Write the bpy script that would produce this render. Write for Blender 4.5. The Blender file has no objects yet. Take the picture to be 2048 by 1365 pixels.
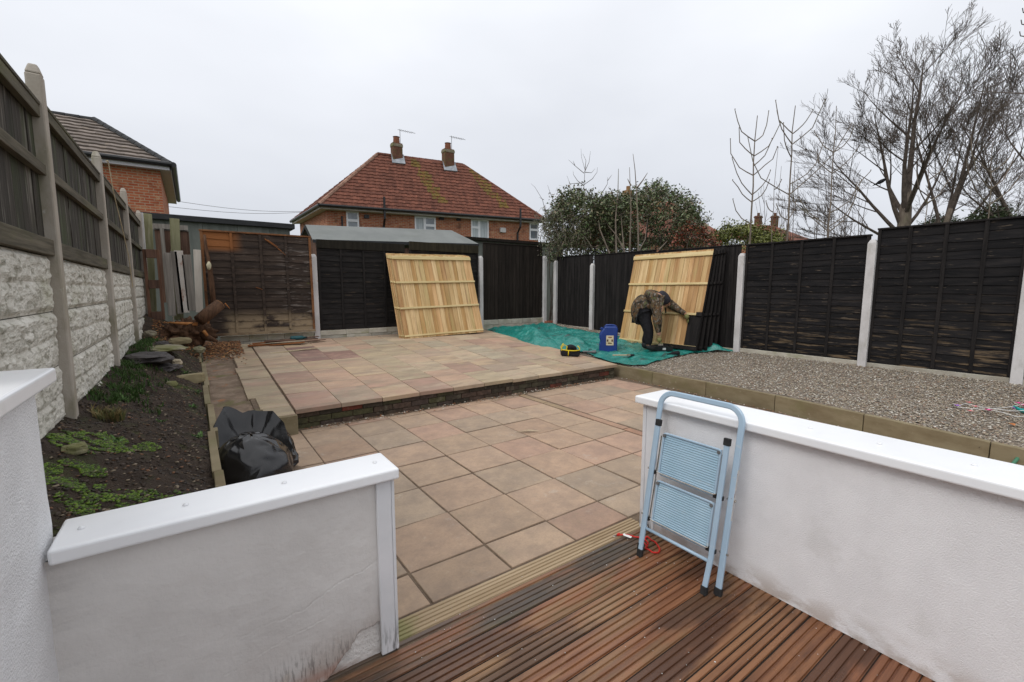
import bpy, bmesh, math, random
import numpy as np
from mathutils import Vector, Matrix, noise as mnoise
R = math.radians
random.seed(7); RNG = np.random.default_rng(7)
SC = bpy.context.scene
COL = SC.collection

# ------------------------------------------------------------------ camera
CH, YAW, PIT, FPX = 1.43, R(35.35), R(6.6), 898.0
cam = bpy.data.cameras.new("camera"); camo = bpy.data.objects.new("camera", cam); COL.objects.link(camo)
camo.location = (0, 0, CH); camo.rotation_euler = (R(90) - PIT, 0, -YAW)
cam.sensor_width = 36; cam.lens = FPX / 2048 * 36; cam.clip_end = 2000; cam.clip_start = 0.02
SC.camera = camo

# ------------------------------------------------------------------ sky and light (overcast winter day)
SUN_EL, SUN_AZ = R(48), R(258)
w = bpy.data.worlds.new("World"); SC.world = w; w.use_nodes = True
nt = w.node_tree; nt.nodes.clear()
def N(t, tp, **kw):
    n = t.nodes.new(tp)
    for k, v in kw.items(): setattr(n, k, v)
    return n
wo = N(nt, 'ShaderNodeOutputWorld'); bg = N(nt, 'ShaderNodeBackground')
tc = N(nt, 'ShaderNodeTexCoord'); sx = N(nt, 'ShaderNodeSeparateXYZ'); rp = N(nt, 'ShaderNodeValToRGB')
sky = N(nt, 'ShaderNodeTexSky', sky_type='NISHITA', sun_disc=False, sun_elevation=SUN_EL, sun_rotation=SUN_AZ)
nz = N(nt, 'ShaderNodeTexNoise'); nz.inputs['Scale'].default_value = 2.2; nz.inputs['Detail'].default_value = 4; nz.inputs['Roughness'].default_value = .45
mp = N(nt, 'ShaderNodeMapping'); mp.inputs['Scale'].default_value = (1, 1, 2.2)
nt.links.new(tc.outputs['Generated'], sx.inputs[0]); nt.links.new(tc.outputs['Generated'], mp.inputs[0]); nt.links.new(mp.outputs[0], nz.inputs['Vector'])
ad = N(nt, 'ShaderNodeMath', operation='MULTIPLY_ADD'); ad.inputs[1].default_value = .42; ad.inputs[2].default_value = -.21
nt.links.new(nz.outputs['Fac'], ad.inputs[0])
a2 = N(nt, 'ShaderNodeMath', operation='ADD'); nt.links.new(sx.outputs['Z'], a2.inputs[0]); nt.links.new(ad.outputs[0], a2.inputs[1])
nt.links.new(a2.outputs[0], rp.inputs[0])
cr = rp.color_ramp
cr.elements[0].position = 0.0; cr.elements[0].color = (5.9, 6.15, 6.7, 1)
cr.elements[1].position = 1.0; cr.elements[1].color = (12.5, 12.6, 13.0, 1)
for p, c in ((.16, (7.0, 7.25, 7.8, 1)), (.42, (8.6, 8.85, 9.4, 1)), (.6, (10.2, 10.4, 10.8, 1))):
    e = cr.elements.new(p); e.color = c
mx = N(nt, 'ShaderNodeMixRGB'); mx.inputs[0].default_value = .96
nt.links.new(sky.outputs[0], mx.inputs[1]); nt.links.new(rp.outputs[0], mx.inputs[2])
nt.links.new(mx.outputs[0], bg.inputs[0]); bg.inputs[1].default_value = .1
nt.links.new(bg.outputs[0], wo.inputs[0])
sl = bpy.data.lights.new("sun", 'SUN'); sl.energy = 1.1; sl.angle = R(25); sl.color = (1, .97, .93)
so = bpy.data.objects.new("sun", sl); COL.objects.link(so)
so.rotation_euler = Vector((-math.sin(SUN_AZ) * math.cos(SUN_EL), -math.cos(SUN_AZ) * math.cos(SUN_EL), -math.sin(SUN_EL))).to_track_quat('-Z', 'Y').to_euler()
SC.view_settings.view_transform = 'Standard'; SC.view_settings.look = 'None'
SC.view_settings.exposure = 0.11; SC.view_settings.gamma = 1.0

# ------------------------------------------------------------------ places: rays from the photographer's standpoint to real surfaces
_f = Vector((math.sin(YAW) * math.cos(PIT), math.cos(YAW) * math.cos(PIT), -math.sin(PIT)))
_r = Vector((math.cos(YAW), -math.sin(YAW), 0)); _u = _r.cross(_f)
def ray(x, y): return _f + _r * ((x - 1024) / FPX) - _u * ((y - 682.5) / FPX)
EYE = Vector((0, 0, CH))
def onz(x, y, z=0.):
    r = ray(x, y); return EYE + r * ((z - CH) / r.z)
def onx(x, y, X): r = ray(x, y); return EYE + r * (X / r.x)
def ony(x, y, Y): r = ray(x, y); return EYE + r * (Y / r.y)
def ond(x, y, d): return EYE + ray(x, y) * d
def onpl(x, y, a, b):
    n = Vector((-(b[1] - a[1]), b[0] - a[0], 0)); r = ray(x, y)
    return EYE + r * (n.dot(Vector((a[0], a[1], 0))) / n.dot(r))
def UZ(X, Y): return .22 + .065 * (Y - 4.9)                      # upper patio level
def GZ(X, Y): return .19 + .08 * (X - 5.5) + .05 * max(0, Y - 5)    # gravel level
def onf(x, y, f):
    z = .3
    for _ in range(30):
        p = onz(x, y, z); z = .5 * z + .5 * f(p.x, p.y)
    return Vector((p.x, p.y, f(p.x, p.y)))

# ------------------------------------------------------------------ materials
MATS = {}
def mat(name, c1, c2, scale=(8, 8, 8), detail=6, nr=.6, rough=.85, bump=.25, bscale=None, bdist=.01, layers=(), spec=.3, lo=.3, hi=.7, metal=0, tint=True, coat=0, rvar=0):
    """noise between two colours, times the face tint; layers = (colour, scale, lo, hi, amount[, which axis fade])"""
    if name in MATS: return MATS[name]
    m = bpy.data.materials.new(name); m.use_nodes = True; t = m.node_tree; t.nodes.clear(); L = t.links.new
    out = N(t, 'ShaderNodeOutputMaterial'); b = N(t, 'ShaderNodeBsdfPrincipled'); L(b.outputs[0], out.inputs[0])
    tcn = N(t, 'ShaderNodeTexCoord'); at = N(t, 'ShaderNodeAttribute', attribute_name='Col')
    off = N(t, 'ShaderNodeVectorMath', operation='SCALE'); cmb = N(t, 'ShaderNodeCombineXYZ')
    for i in range(3): L(at.outputs['Alpha'], cmb.inputs[i])
    L(cmb.outputs[0], off.inputs[0]); off.inputs['Scale'].default_value = 13.7
    pv = N(t, 'ShaderNodeVectorMath', operation='ADD'); L(tcn.outputs['Object'], pv.inputs[0]); L(off.outputs[0], pv.inputs[1])
    def noi(sc, det=detail, ro=nr):
        mpn = N(t, 'ShaderNodeMapping'); mpn.inputs['Scale'].default_value = sc; L(pv.outputs[0], mpn.inputs[0])
        n = N(t, 'ShaderNodeTexNoise'); n.inputs['Scale'].default_value = 1; n.inputs['Detail'].default_value = det; n.inputs['Roughness'].default_value = ro
        L(mpn.outputs[0], n.inputs['Vector']); return n.outputs['Fac']
    def sm(x, lo, hi):
        mr = N(t, 'ShaderNodeMapRange', interpolation_type='SMOOTHSTEP'); mr.inputs[1].default_value = lo; mr.inputs[2].default_value = hi; L(x, mr.inputs[0]); return mr.outputs[0]
    mixn = N(t, 'ShaderNodeMixRGB'); mixn.inputs[1].default_value = (*c1, 1); mixn.inputs[2].default_value = (*c2, 1)
    base = noi(scale); L(sm(base, lo, hi), mixn.inputs[0]); cur = mixn.outputs[0]
    if tint:
        mt = N(t, 'ShaderNodeMixRGB', blend_type='MULTIPLY'); mt.inputs[0].default_value = 1; L(cur, mt.inputs[1]); L(at.outputs['Color'], mt.inputs[2]); cur = mt.outputs[0]
    for ly in layers:
        c, sc, l0, h0, am = ly[:5]
        f = sm(noi(sc), l0, h0)
        for ax, z0, z1 in ly[5:]:                                   # fade along a local axis between two heights (dirt that has its own edge)
            sp = N(t, 'ShaderNodeSeparateXYZ'); L(tcn.outputs['Object'], sp.inputs[0])
            g = sm(sp.outputs[ax], min(z0, z1), max(z0, z1))
            if z1 < z0:
                iv = N(t, 'ShaderNodeMath', operation='SUBTRACT'); iv.inputs[0].default_value = 1; L(g, iv.inputs[1]); g = iv.outputs[0]
            mu = N(t, 'ShaderNodeMath', operation='MULTIPLY'); L(f, mu.inputs[0]); L(g, mu.inputs[1]); f = mu.outputs[0]
        ma = N(t, 'ShaderNodeMath', operation='MULTIPLY'); L(f, ma.inputs[0]); ma.inputs[1].default_value = am
        mm = N(t, 'ShaderNodeMixRGB'); L(ma.outputs[0], mm.inputs[0]); L(cur, mm.inputs[1]); mm.inputs[2].default_value = (*c, 1); cur = mm.outputs[0]
    L(cur, b.inputs['Base Color'])
    b.inputs['Roughness'].default_value = rough; b.inputs['Metallic'].default_value = metal
    if rvar:
        rr = N(t, 'ShaderNodeMapRange'); rr.inputs[1].default_value = .35; rr.inputs[2].default_value = .65; rr.inputs[3].default_value = max(.02, rough - rvar); rr.inputs[4].default_value = min(1, rough + rvar)
        L(noi((1.7, 3, 3)), rr.inputs[0]); L(rr.outputs[0], b.inputs['Roughness'])
    b.inputs['Specular IOR Level'].default_value = spec; b.inputs['Coat Weight'].default_value = coat
    if bump:
        bn = N(t, 'ShaderNodeBump'); bn.inputs['Strength'].default_value = bump; bn.inputs['Distance'].default_value = bdist
        L(noi(bscale or tuple(s * 3 for s in scale)), bn.inputs['Height']); L(bn.outputs[0], b.inputs['Normal'])
    MATS[name] = m; return m
def brickmat(name, c1, c2, mortar, bw=.225, bh=.075, ms=.012, pale=(.42, .3, .2), palea=.5, dark=(.08, .04, .03)):
    m = bpy.data.materials.new(name); m.use_nodes = True; t = m.node_tree; b = t.nodes['Principled BSDF']; L = t.links.new
    uv = N(t, 'ShaderNodeUVMap', uv_map='UVMap'); br = N(t, 'ShaderNodeTexBrick'); L(uv.outputs[0], br.inputs['Vector'])
    br.inputs['Scale'].default_value = 1; br.inputs['Brick Width'].default_value = bw; br.inputs['Row Height'].default_value = bh; br.inputs['Mortar Size'].default_value = ms
    br.inputs['Color1'].default_value = (*c1, 1); br.inputs['Color2'].default_value = (*c2, 1); br.inputs['Mortar'].default_value = (*mortar, 1); br.inputs['Mortar Smooth'].default_value = .3
    wn = N(t, 'ShaderNodeTexNoise'); wn.inputs['Scale'].default_value = 6; wn.inputs['Detail'].default_value = 7; wn.inputs['Roughness'].default_value = .75; L(uv.outputs[0], wn.inputs['Vector'])
    mr = N(t, 'ShaderNodeMapRange', interpolation_type='SMOOTHSTEP'); mr.inputs[1].default_value = .5; mr.inputs[2].default_value = .66; mr.inputs[4].default_value = palea; L(wn.outputs['Fac'], mr.inputs[0])
    m1 = N(t, 'ShaderNodeMixRGB'); L(mr.outputs[0], m1.inputs[0]); L(br.outputs['Color'], m1.inputs[1]); m1.inputs[2].default_value = (*pale, 1)
    w2 = N(t, 'ShaderNodeTexNoise'); w2.inputs['Scale'].default_value = 3.1; w2.inputs['Detail'].default_value = 8; L(uv.outputs[0], w2.inputs['Vector'])
    mr2 = N(t, 'ShaderNodeMapRange', interpolation_type='SMOOTHSTEP'); mr2.inputs[1].default_value = .52; mr2.inputs[2].default_value = .75; mr2.inputs[4].default_value = .7; L(w2.outputs['Fac'], mr2.inputs[0])
    m2 = N(t, 'ShaderNodeMixRGB'); L(mr2.outputs[0], m2.inputs[0]); L(m1.outputs[0], m2.inputs[1]); m2.inputs[2].default_value = (*dark, 1)
    L(m2.outputs[0], b.inputs['Base Color']); b.inputs['Roughness'].default_value = .9; b.inputs['Specular IOR Level'].default_value = .2
    bn = N(t, 'ShaderNodeBump'); bn.inputs['Strength'].default_value = .5; bn.inputs['Distance'].default_value = .01; L(br.outputs['Fac'], bn.inputs['Height']); bn.invert = True; L(bn.outputs[0], b.inputs['Normal'])
    return m
W = (1, 1, 1)
RENDER = mat('white_render', (.86, .85, .86), (.80, .79, .80), (6, 6, 6), rough=.75, bump=1.0, bscale=(190, 190, 190), bdist=.005, layers=[((.45, .43, .40), (3, 3, 5), .62, .8, .25), ((.33, .24, .17), (7, 7, 12), .38, .6, .6, (2, .14, -.01)), ((.40, .38, .33), (2.2, 2.2, 2.2), .62, .70, .15), ((.3, .27, .22), (45, 45, 45), .74, .77, .6)])
ROUGHCAST = mat('roughcast_render', (.85, .85, .86), (.79, .79, .80), (9, 9, 9), rough=.75, bump=1.0, bscale=(150, 150, 150), bdist=.007)
SMOOTHR = mat('old_smooth_render', (.70, .68, .66), (.60, .58, .56), (2.2, 2.2, 2.2), rough=.65, bump=.5, bscale=(26, 26, 26), bdist=.006,
              layers=[((.30, .29, .28), (1.5, 20, 9), .5, .72, .7, (0, -.22, -.40)), ((.40, .32, .27), (3, 3, 3), .36, .60, .60, (2, .30, .02), (0, -.1, .3)), ((.16, .14, .13), (110, 110, 16), .47, .62, .75, (2, .19, .05), (0, .06, .22)), ((.40, .19, .13), (4, 4, 9), .38, .6, .7, (2, .10, .0)), ((.5, .38, .28), (40, 40, 40), .72, .75, .5), ((.18, .16, .15), (33, 33, 33), .745, .765, .8), ((.50, .42, .33), (9, 9, 4), .66, .74, .35)])
UPVC = mat('white_plastic', (.86, .87, .88), (.82, .83, .85), (3, 3, 3), rough=.28, bump=0, spec=.5, layers=[((.6, .6, .58), (9, 9, 9), .64, .8, .25)])
TRIMW = mat('painted_trim', (.74, .74, .76), (.66, .67, .69), (4, 4, 4), rough=.5, bump=.15, layers=[((.12, .12, .12), (50, 50, 7), .45, .6, .8, (2, .16, .02))])
SLAB = mat('paving_slab', (.80, .80, .80), (1.15, 1.12, 1.05), (5, 5, 5), detail=10, nr=.76, rough=.75, bump=.35, bscale=(60, 60, 60), bdist=.004, rvar=.15,
           layers=[((.24, .18, .13), (2.2, 2.2, 2.2), .50, .74, .55), ((.50, .44, .35), (11, 11, 11), .58, .72, .55), ((.22, .20, .12), (3.6, 3.6, 3.6), .58, .76, .5), ((.52, .47, .40), (3.1, 3.1, 3.1), .60, .66, .28), ((.12, .07, .05), (38, 38, 38), .68, .74, .7), ((.20, .15, .11), (75, 75, 75), .44, .62, .22), ((.55, .50, .44), (55, 55, 55), .64, .70, .35)])
SLAB2 = mat('worn_flagstone', (.80, .80, .80), (1.15, 1.12, 1.05), (1.6, 5.5, 4), detail=10, nr=.74, rough=.75, bump=.35, bscale=(50, 50, 50), bdist=.004, rvar=.15,
            layers=[((.48, .39, .29), (1.8, 5, 3), .50, .64, .40), ((.23, .18, .13), (1.2, 3.6, 3), .48, .64, .60), ((.40, .33, .15), (2.1, 3, 3), .60, .70, .5), ((.33, .22, .17), (1.1, 3.2, 3), .56, .66, .5), ((.15, .11, .08), (22, 22, 22), .66, .74, .5), ((.20, .15, .11), (60, 60, 60), .44, .62, .22), ((.38, .23, .18), (2.4, 2.4, 2.4), .52, .64, .45)])
JOINT = mat('joint_dirt', (.10, .07, .05), (.17, .125, .085), (14, 14, 14), rough=.95, bump=.6, layers=[((.26, .19, .13), (30, 30, 30), .6, .7, .6), ((.07, .08, .03), (4, 4, 4), .6, .7, .6)])
CONC = mat('concrete', (.42, .38, .33), (.55, .51, .46), (5, 5, 5), rough=.9, bump=.4, bscale=(70, 70, 70), bdist=.004, layers=[((.24, .22, .13), (3, 3, 2.2), .5, .72, .65)])
CONCW = mat('pale_concrete_post', (.50, .48, .47), (.63, .61, .60), (6, 6, 3), rough=.9, bump=.4, bscale=(70, 70, 70), bdist=.004, layers=[((.28, .27, .20), (5, 5, 2), .56, .74, .5), ((.33, .18, .09), (9, 9, 9), .68, .74, .5)])
CONCL = mat('mossy_concrete_post', (.34, .30, .25), (.44, .40, .35), (6, 6, 3), rough=.92, bump=.4, bscale=(70, 70, 70), bdist=.004, layers=[((.17, .16, .09), (4, 4, 1.6), .48, .68, .7), ((.55, .52, .48), (20, 20, 20), .62, .7, .4)])
ROCKB = mat('rockface_concrete', (.50, .48, .42), (.68, .66, .60), (5, 5, 5), rough=.92, bump=.9, bscale=(40, 40, 60), bdist=.012, layers=[((.20, .19, .14), (12, 12, 24), .50, .66, .75), ((.30, .30, .18), (2, 2, 2), .52, .72, .45)])
GBOARD = mat('gravel_board', (.36, .33, .27), (.50, .47, .40), (5, 5, 9), rough=.92, bump=.5, bscale=(30, 30, 30), bdist=.01, layers=[((.24, .25, .12), (3, 3, 5), .5, .7, .6), ((.30, .2, .11), (6, 6, 6), .6, .75, .4)])
KERB = mat('kerb_concrete', (.165, .13, .075), (.24, .20, .125), (3, 3, 8), rough=.9, bump=.3, bscale=(60, 60, 60), bdist=.003, layers=[((.15, .14, .06), (2.4, 2.4, 4), .5, .72, .6), ((.36, .31, .23), (16, 16, 16), .62, .72, .35)])
OLDWOOD = mat('old_fence_wood', (.030, .026, .021), (.075, .066, .054), (34, 34, 2.2), rough=.92, bump=.6, bscale=(90, 90, 5), bdist=.005, layers=[((.30, .28, .25), (34, 34, 2.2), .56, .68, .60), ((.055, .07, .03), (3, 3, 1.2), .50, .70, .7)])
OLDRAIL = mat('old_rail_wood', (.060, .052, .036), (.135, .118, .085), (40, 2.2, 40), rough=.92, bump=.6, bscale=(90, 5, 90), bdist=.005, layers=[((.12, .13, .05), (4, 1.2, 4), .5, .72, .6)])
BLACKH = mat('black_stained_slat', (.009, .0085, .0085), (.022, .019, .018), (3, 3, 26), rough=.75, bump=.5, bscale=(9, 9, 80), bdist=.004, spec=.14, layers=[((.14, .10, .065), (4, 4, 34), .60, .72, .40), ((.03, .028, .027), (2, 2, 5), .5, .7, .5)])
BLACKHW = mat('worn_black_slat', (.008, .008, .009), (.020, .018, .018), (3, 3, 26), rough=.75, bump=.5, bscale=(9, 9, 80), bdist=.004, spec=.12, layers=[((.24, .17, .10), (2.6, 2.6, 26), .52, .66, .6, (2, 1.5, .35)), ((.18, .14, .10), (5, 5, 40), .62, .7, .5)])
BLACKV = mat('black_stained_board', (.010, .009, .009), (.024, .021, .020), (26, 26, 2), rough=.75, bump=.5, bscale=(80, 80, 5), bdist=.004, spec=.14, layers=[((.05, .045, .042), (12, 12, 1), .6, .75, .6)])
DKBROWN = mat('dark_brown_board', (.014, .011, .009), (.028, .022, .018), (26, 26, 2), rough=.8, bump=.5, bscale=(80, 80, 5), bdist=.004, spec=.14)
ORL = ((.25, .095, .03), (3, 3, 3), .30, .42, 1., (2, 2.02, 2.14), (0, .80, .55))
WEATHER = mat('weathered_lap_slat', (.022, .015, .012), (.055, .038, .028), (3, 3, 26), rough=.85, bump=.6, bscale=(9, 9, 80), bdist=.005, layers=[((.30, .225, .14), (2.2, 2.2, 3), .40, .52, .85, (2, 1.12, .80), (0, .35, .55)), ((.22, .19, .17), (4, 4, 26), .54, .64, .5, (0, 1.1, 1.6)), ((.25, .19, .16), (6, 6, 30), .62, .72, .5), ((.09, .10, .02), (3, 3, 5), .66, .74, .6), ORL])
ORANGEW = mat('orange_lap_slat', (.19, .065, .02), (.28, .11, .035), (3, 3, 26), rough=.8, bump=.4, bscale=(9, 9, 80), bdist=.004)
ORANGEF = mat('orange_frame', (.13, .05, .02), (.22, .10, .04), (9, 9, 9), rough=.85, bump=.4, bscale=(30, 30, 30), bdist=.004, layers=[((.05, .03, .02), (5, 5, 3), .52, .68, .7)])
NEWWOOD = mat('new_pine_board', (.46, .31, .15), (.66, .50, .285), (22, 22, 1.6), rough=.7, bump=.35, bscale=(70, 70, 4), bdist=.003, layers=[((.25, .13, .06), (20, 20, 9), .70, .75, .7), ((.40, .33, .13), (5, 5, .8), .52, .68, .55), ((.27, .14, .08), (13, 13, .9), .56, .70, .55), ((.16, .08, .04), (16, 16, 14), .72, .76, .9)])
NEWRAIL = mat('new_pine_rail', (.50, .38, .17), (.68, .55, .30), (1.6, 22, 22), rough=.7, bump=.3, bscale=(4, 70, 70), bdist=.003, layers=[((.30, .17, .08), (9, 20, 20), .70, .74, .6), ((.50, .42, .17), (.9, 5, 5), .55, .7, .5)])
DECK = mat('wet_decking', (.14, .052, .023), (.27, .118, .053), (1.6, 34, 34), detail=8, rough=.36, bump=.5, bscale=(4, 90, 90), bdist=.003, spec=.5, rvar=.24,
           layers=[((.24, .16, .08), (.9, 5, 5), .44, .66, .60, (1, .55, 1.15)), ((.050, .024, .014), (1.1, 3.4, 3), .48, .58, .75), ((.13, .12, .055), (2, 5, 5), .54, .70, .45, (1, .6, 1.2)), ((.055, .05, .04), (1.2, 3, 3), .42, .56, .75, (1, 1.44, 1.52)), ((.33, .19, .10), (2, 7, 7), .64, .71, .5)])
DECKL = mat('pale_decking', (.30, .215, .125), (.41, .31, .195), (1.6, 34, 34), rough=.6, bump=.4, bscale=(4, 90, 90), bdist=.003, layers=[((.18, .19, .06), (3, 3, 3), .42, .62, .7, (0, .9, .6)), ((.22, .15, .08), (2, 12, 12), .58, .7, .5)])
SOIL = mat('soil', (.030, .020, .014), (.060, .042, .030), (9, 9, 9), detail=9, rough=.95, bump=1, bscale=(40, 40, 40), bdist=.03, layers=[((.065, .095, .018), (1.9, 1.9, 1.9), .56, .66, .7), ((.16, .125, .09), (34, 34, 34), .66, .70, .7), ((.045, .06, .02), (5, 5, 5), .52, .68, .5)])
DIRT = mat('dirt', (.14, .10, .07), (.25, .185, .135), (7, 7, 7), detail=8, rough=.95, bump=.8, bscale=(40, 40, 40), bdist=.015, layers=[((.30, .11, .04), (8, 8, 8), .58, .7, .6), ((.12, .12, .04), (3, 3, 3), .55, .7, .7)])
GRAVELB = mat('gravel_base', (.14, .11, .085), (.30, .25, .20), (34, 34, 34), detail=4, rough=.9, bump=1, bscale=(60, 60, 60), bdist=.02)
PEBBLE = mat('pebble', (.85, .85, .85), (1.1, 1.1, 1.1), (40, 40, 40), rough=.6, bump=0)
LEAF = mat('leaf', (.8, .8, .8), (1.2, 1.2, 1.1), (3, 3, 3), rough=.5, bump=0, spec=.4)
BARK = mat('bark', (.12, .095, .075), (.21, .17, .135), (10, 10, 4), rough=.95, bump=.6, bscale=(30, 30, 9), bdist=.01, layers=[((.13, .14, .07), (2, 2, 1), .5, .7, .5)])
TWIG = mat('twig', (.065, .05, .042), (.12, .095, .078), (10, 10, 10), rough=.9, bump=0)
TILE = mat('clay_roof_tile', (.12, .044, .029), (.185, .070, .044), (5, 5, 5), detail=7, rough=.85, bump=.3, bscale=(40, 40, 40), bdist=.01, layers=[((.07, .028, .02), (1.5, 1.5, 1.5), .5, .68, .5), ((.45, .28, .20), (14, 14, 14), .68, .72, .35)])
GTILE = mat('grey_roof_tile', (.13, .105, .088), (.22, .185, .16), (4, 4, 4), detail=7, rough=.9, bump=.3, bscale=(40, 40, 40), bdist=.01, layers=[((.25, .19, .12), (3, 3, 3), .55, .7, .5)])
LICH = mat('lichen', (.12, .075, .022), (.21, .135, .03), (7, 7, 7), rough=.95, bump=.5, layers=[((.10, .09, .035), (9, 9, 9), .45, .6, .7), ((.15, .05, .03), (5, 5, 5), .5, .6, .8)])
LEAD = mat('lead_flashing', (.22, .24, .26), (.36, .38, .41), (6, 6, 6), rough=.5, bump=.3, bscale=(20, 20, 20))
FELT = mat('grey_roof_felt', (.165, .175, .168), (.20, .21, .20), (2, 2, 2), rough=.9, bump=.3, bscale=(150, 150, 150), bdist=.003, layers=[((.15, .16, .145), (1, 3, 3), .5, .7, .6)])
BLACKP = mat('black_plastic', (.012, .012, .013), (.02, .02, .021), (9, 9, 9), rough=.4, bump=0, spec=.4)
RUBBER = mat('black_rubber', (.015, .015, .016), (.03, .03, .03), (20, 20, 20), rough=.7, bump=.2, tint=False)
DARKF = mat('dark_fascia', (.02, .021, .022), (.035, .036, .037), (4, 4, 9), rough=.7, bump=.2)
GARAGE = mat('garage_panel', (.115, .125, .11), (.175, .185, .165), (9, 9, .9), rough=.85, bump=.2, layers=[((.08, .10, .07), (5, 5, .5), .52, .7, .6)])
WHITEF = mat('white_window_frame', (.78, .79, .81), (.72, .73, .75), (5, 5, 5), rough=.35, bump=0)
GLASS = mat('window_glass', (.10, .12, .14), (.22, .25, .27), (1.2, 1.2, 1.2), rough=.06, bump=0, spec=.9)
CURTAIN = mat('net_curtain', (.34, .38, .40), (.50, .54, .56), (14, 14, 1), rough=.6, bump=.1, spec=.6)
BRICKR = brickmat('house_brick', (.30, .085, .042), (.40, .14, .065), (.36, .26, .19), pale=(.50, .32, .19), palea=.6)
BRICKL = brickmat('side_brick', (.36, .085, .040), (.47, .15, .070), (.42, .30, .20), pale=(.52, .34, .19), palea=.6, dark=(.22, .06, .03))
BRICKD = brickmat('step_brick', (.10, .062, .042), (.16, .085, .055), (.055, .045, .032), bw=.215, bh=.07, ms=.012, pale=(.14, .12, .05), palea=.7, dark=(.03, .025, .02))
LBLUE = mat('pale_blue_paint', (.33, .455, .57), (.38, .50, .61), (6, 6, 6), rough=.33, bump=0, spec=.5, layers=[((.50, .56, .60), (16, 16, 40), .62, .70, .6), ((.25, .17, .10), (60, 60, 60), .70, .75, .8), ((.62, .64, .66), (90, 90, 90), .70, .73, .7)])
LBLUES = mat('blue_step_tread', (.30, .44, .54), (.36, .50, .60), (6, 6, 6), rough=.35, bump=0, spec=.5, layers=[((.45, .52, .56), (9, 30, 30), .60, .72, .5), ((.22, .22, .2), (40, 40, 40), .72, .76, .6)])
CHROME = mat('chrome_wire', (.6, .58, .54), (.45, .42, .36), (30, 30, 30), rough=.25, bump=0, metal=1)
RED = mat('red_elastic', (.50, .015, .012), (.62, .03, .02), (60, 60, 60), rough=.5, bump=0)
PAPER = mat('paper_tag', (.78, .78, .76), (.70, .70, .68), (20, 20, 20), rough=.7, bump=0)
BAG = mat('black_bin_bag', (.006, .006, .007), (.011, .011, .013), (3, 3, 3), rough=.24, bump=.25, bscale=(9, 9, 9), bdist=.012, spec=.5, rvar=.08)
TARP = mat('teal_tarpaulin', (.008, .15, .125), (.015, .22, .185), (3, 3, 3), rough=.30, bump=.8, bscale=(9, 9, 9), bdist=.05, spec=.6, layers=[((.03, .035, .035), (2.4, 4, 4), .58, .64, .8), ((.14, .38, .34), (5, 5, 5), .56, .70, .35)])  # pale teal layer puts the sheet's highlights into its colour
CANB = mat('blue_jerry_can', (.004, .030, .17), (.006, .038, .21), (5, 5, 5), rough=.35, bump=0, spec=.5)
LABELM = mat('can_label', (.56, .47, .30), (.66, .58, .42), (14, 14, 14), rough=.5, bump=0, layers=[((.32, .22, .08), (22, 22, 22), .56, .62, .6)])
CAMO = mat('camouflage_cloth', (.05, .035, .022), (.11, .078, .045), (11, 11, 11), rough=.9, bump=.5, bscale=(25, 25, 25), bdist=.01, layers=[((.13, .068, .03), (14, 14, 18), .53, .57, .85), ((.19, .18, .16), (30, 30, 20), .56, .59, .8), ((.012, .012, .010), (16, 16, 10), .54, .57, .9), ((.10, .11, .05), (14, 14, 14), .58, .62, .8)], tint=False)
DARKC = mat('dark_cloth', (.008, .008, .010), (.017, .017, .020), (20, 20, 20), rough=.9, bump=.4, bscale=(20, 20, 20), bdist=.01, tint=False)
HOODM = mat('hood_cloth', (.018, .018, .024), (.035, .033, .042), (9, 9, 9), rough=.85, bump=.5, bscale=(18, 18, 18), bdist=.012, layers=[((.10, .02, .02), (7, 7, 7), .62, .68, .6)], tint=False)
GLOVE = mat('olive_glove', (.12, .125, .04), (.19, .19, .075), (20, 20, 20), rough=.8, bump=.3, tint=False)
SKIN = mat('skin', (.42, .22, .15), (.5, .28, .2), (20, 20, 20), rough=.5, bump=0, tint=False)
YELLOW = mat('yellow_webbing', (.60, .44, .01), (.72, .55, .02), (30, 30, 30), rough=.6, bump=0)
GREYP = mat('grey_plastic', (.10, .10, .10), (.15, .15, .15), (20, 20, 20), rough=.5, bump=0)
BEIGE = mat('bare_wood', (.40, .32, .20), (.50, .42, .28), (5, 30, 30), rough=.8, bump=.2)
GREENW = mat('algae_green_post', (.17, .165, .085), (.27, .26, .155), (9, 9, 1.6), rough=.9, bump=.4, layers=[((.42, .38, .28), (12, 12, 1), .56, .7, .6)])
GREYW = mat('greyed_plank', (.17, .15, .13), (.29, .265, .235), (30, 30, 2), rough=.9, bump=.5, bscale=(80, 80, 5), bdist=.004)
RUSTW = mat('flaking_paint_plank', (.50, .45, .40), (.62, .58, .53), (10, 10, 3), rough=.85, bump=.4, layers=[((.26, .10, .05), (7, 7, 3), .52, .60, .9)])
BROWNW = mat('brown_board', (.085, .048, .034), (.16, .09, .062), (20, 20, 2), rough=.85, bump=.4)
LOGM = mat('log_bark', (.055, .028, .015), (.125, .065, .036), (30, 30, 5), rough=.9, bump=.8, bscale=(60, 60, 12), bdist=.01)
CUTW = mat('fresh_cut_wood', (.30, .11, .03), (.44, .20, .07), (12, 12, 12), rough=.8, bump=.3)
STONE = mat('stone', (.16, .14, .10), (.26, .23, .17), (6, 6, 6), rough=.95, bump=.6, bscale=(30, 30, 30), bdist=.01, layers=[((.16, .17, .05), (4, 4, 4), .45, .65, .7)])
SLATE = mat('dark_slate', (.045, .040, .040), (.085, .075, .072), (5, 5, 5), rough=.75, bump=.7, bscale=(20, 20, 20), bdist=.015)
YSTONE = mat('yellow_stone', (.22, .18, .10), (.32, .27, .16), (6, 6, 6), rough=.95, bump=.4)
GRASSM = mat('grass_blade', (.85, .85, .85), (1.15, 1.15, 1.1), (4, 4, 4), rough=.7, bump=0)

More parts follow.
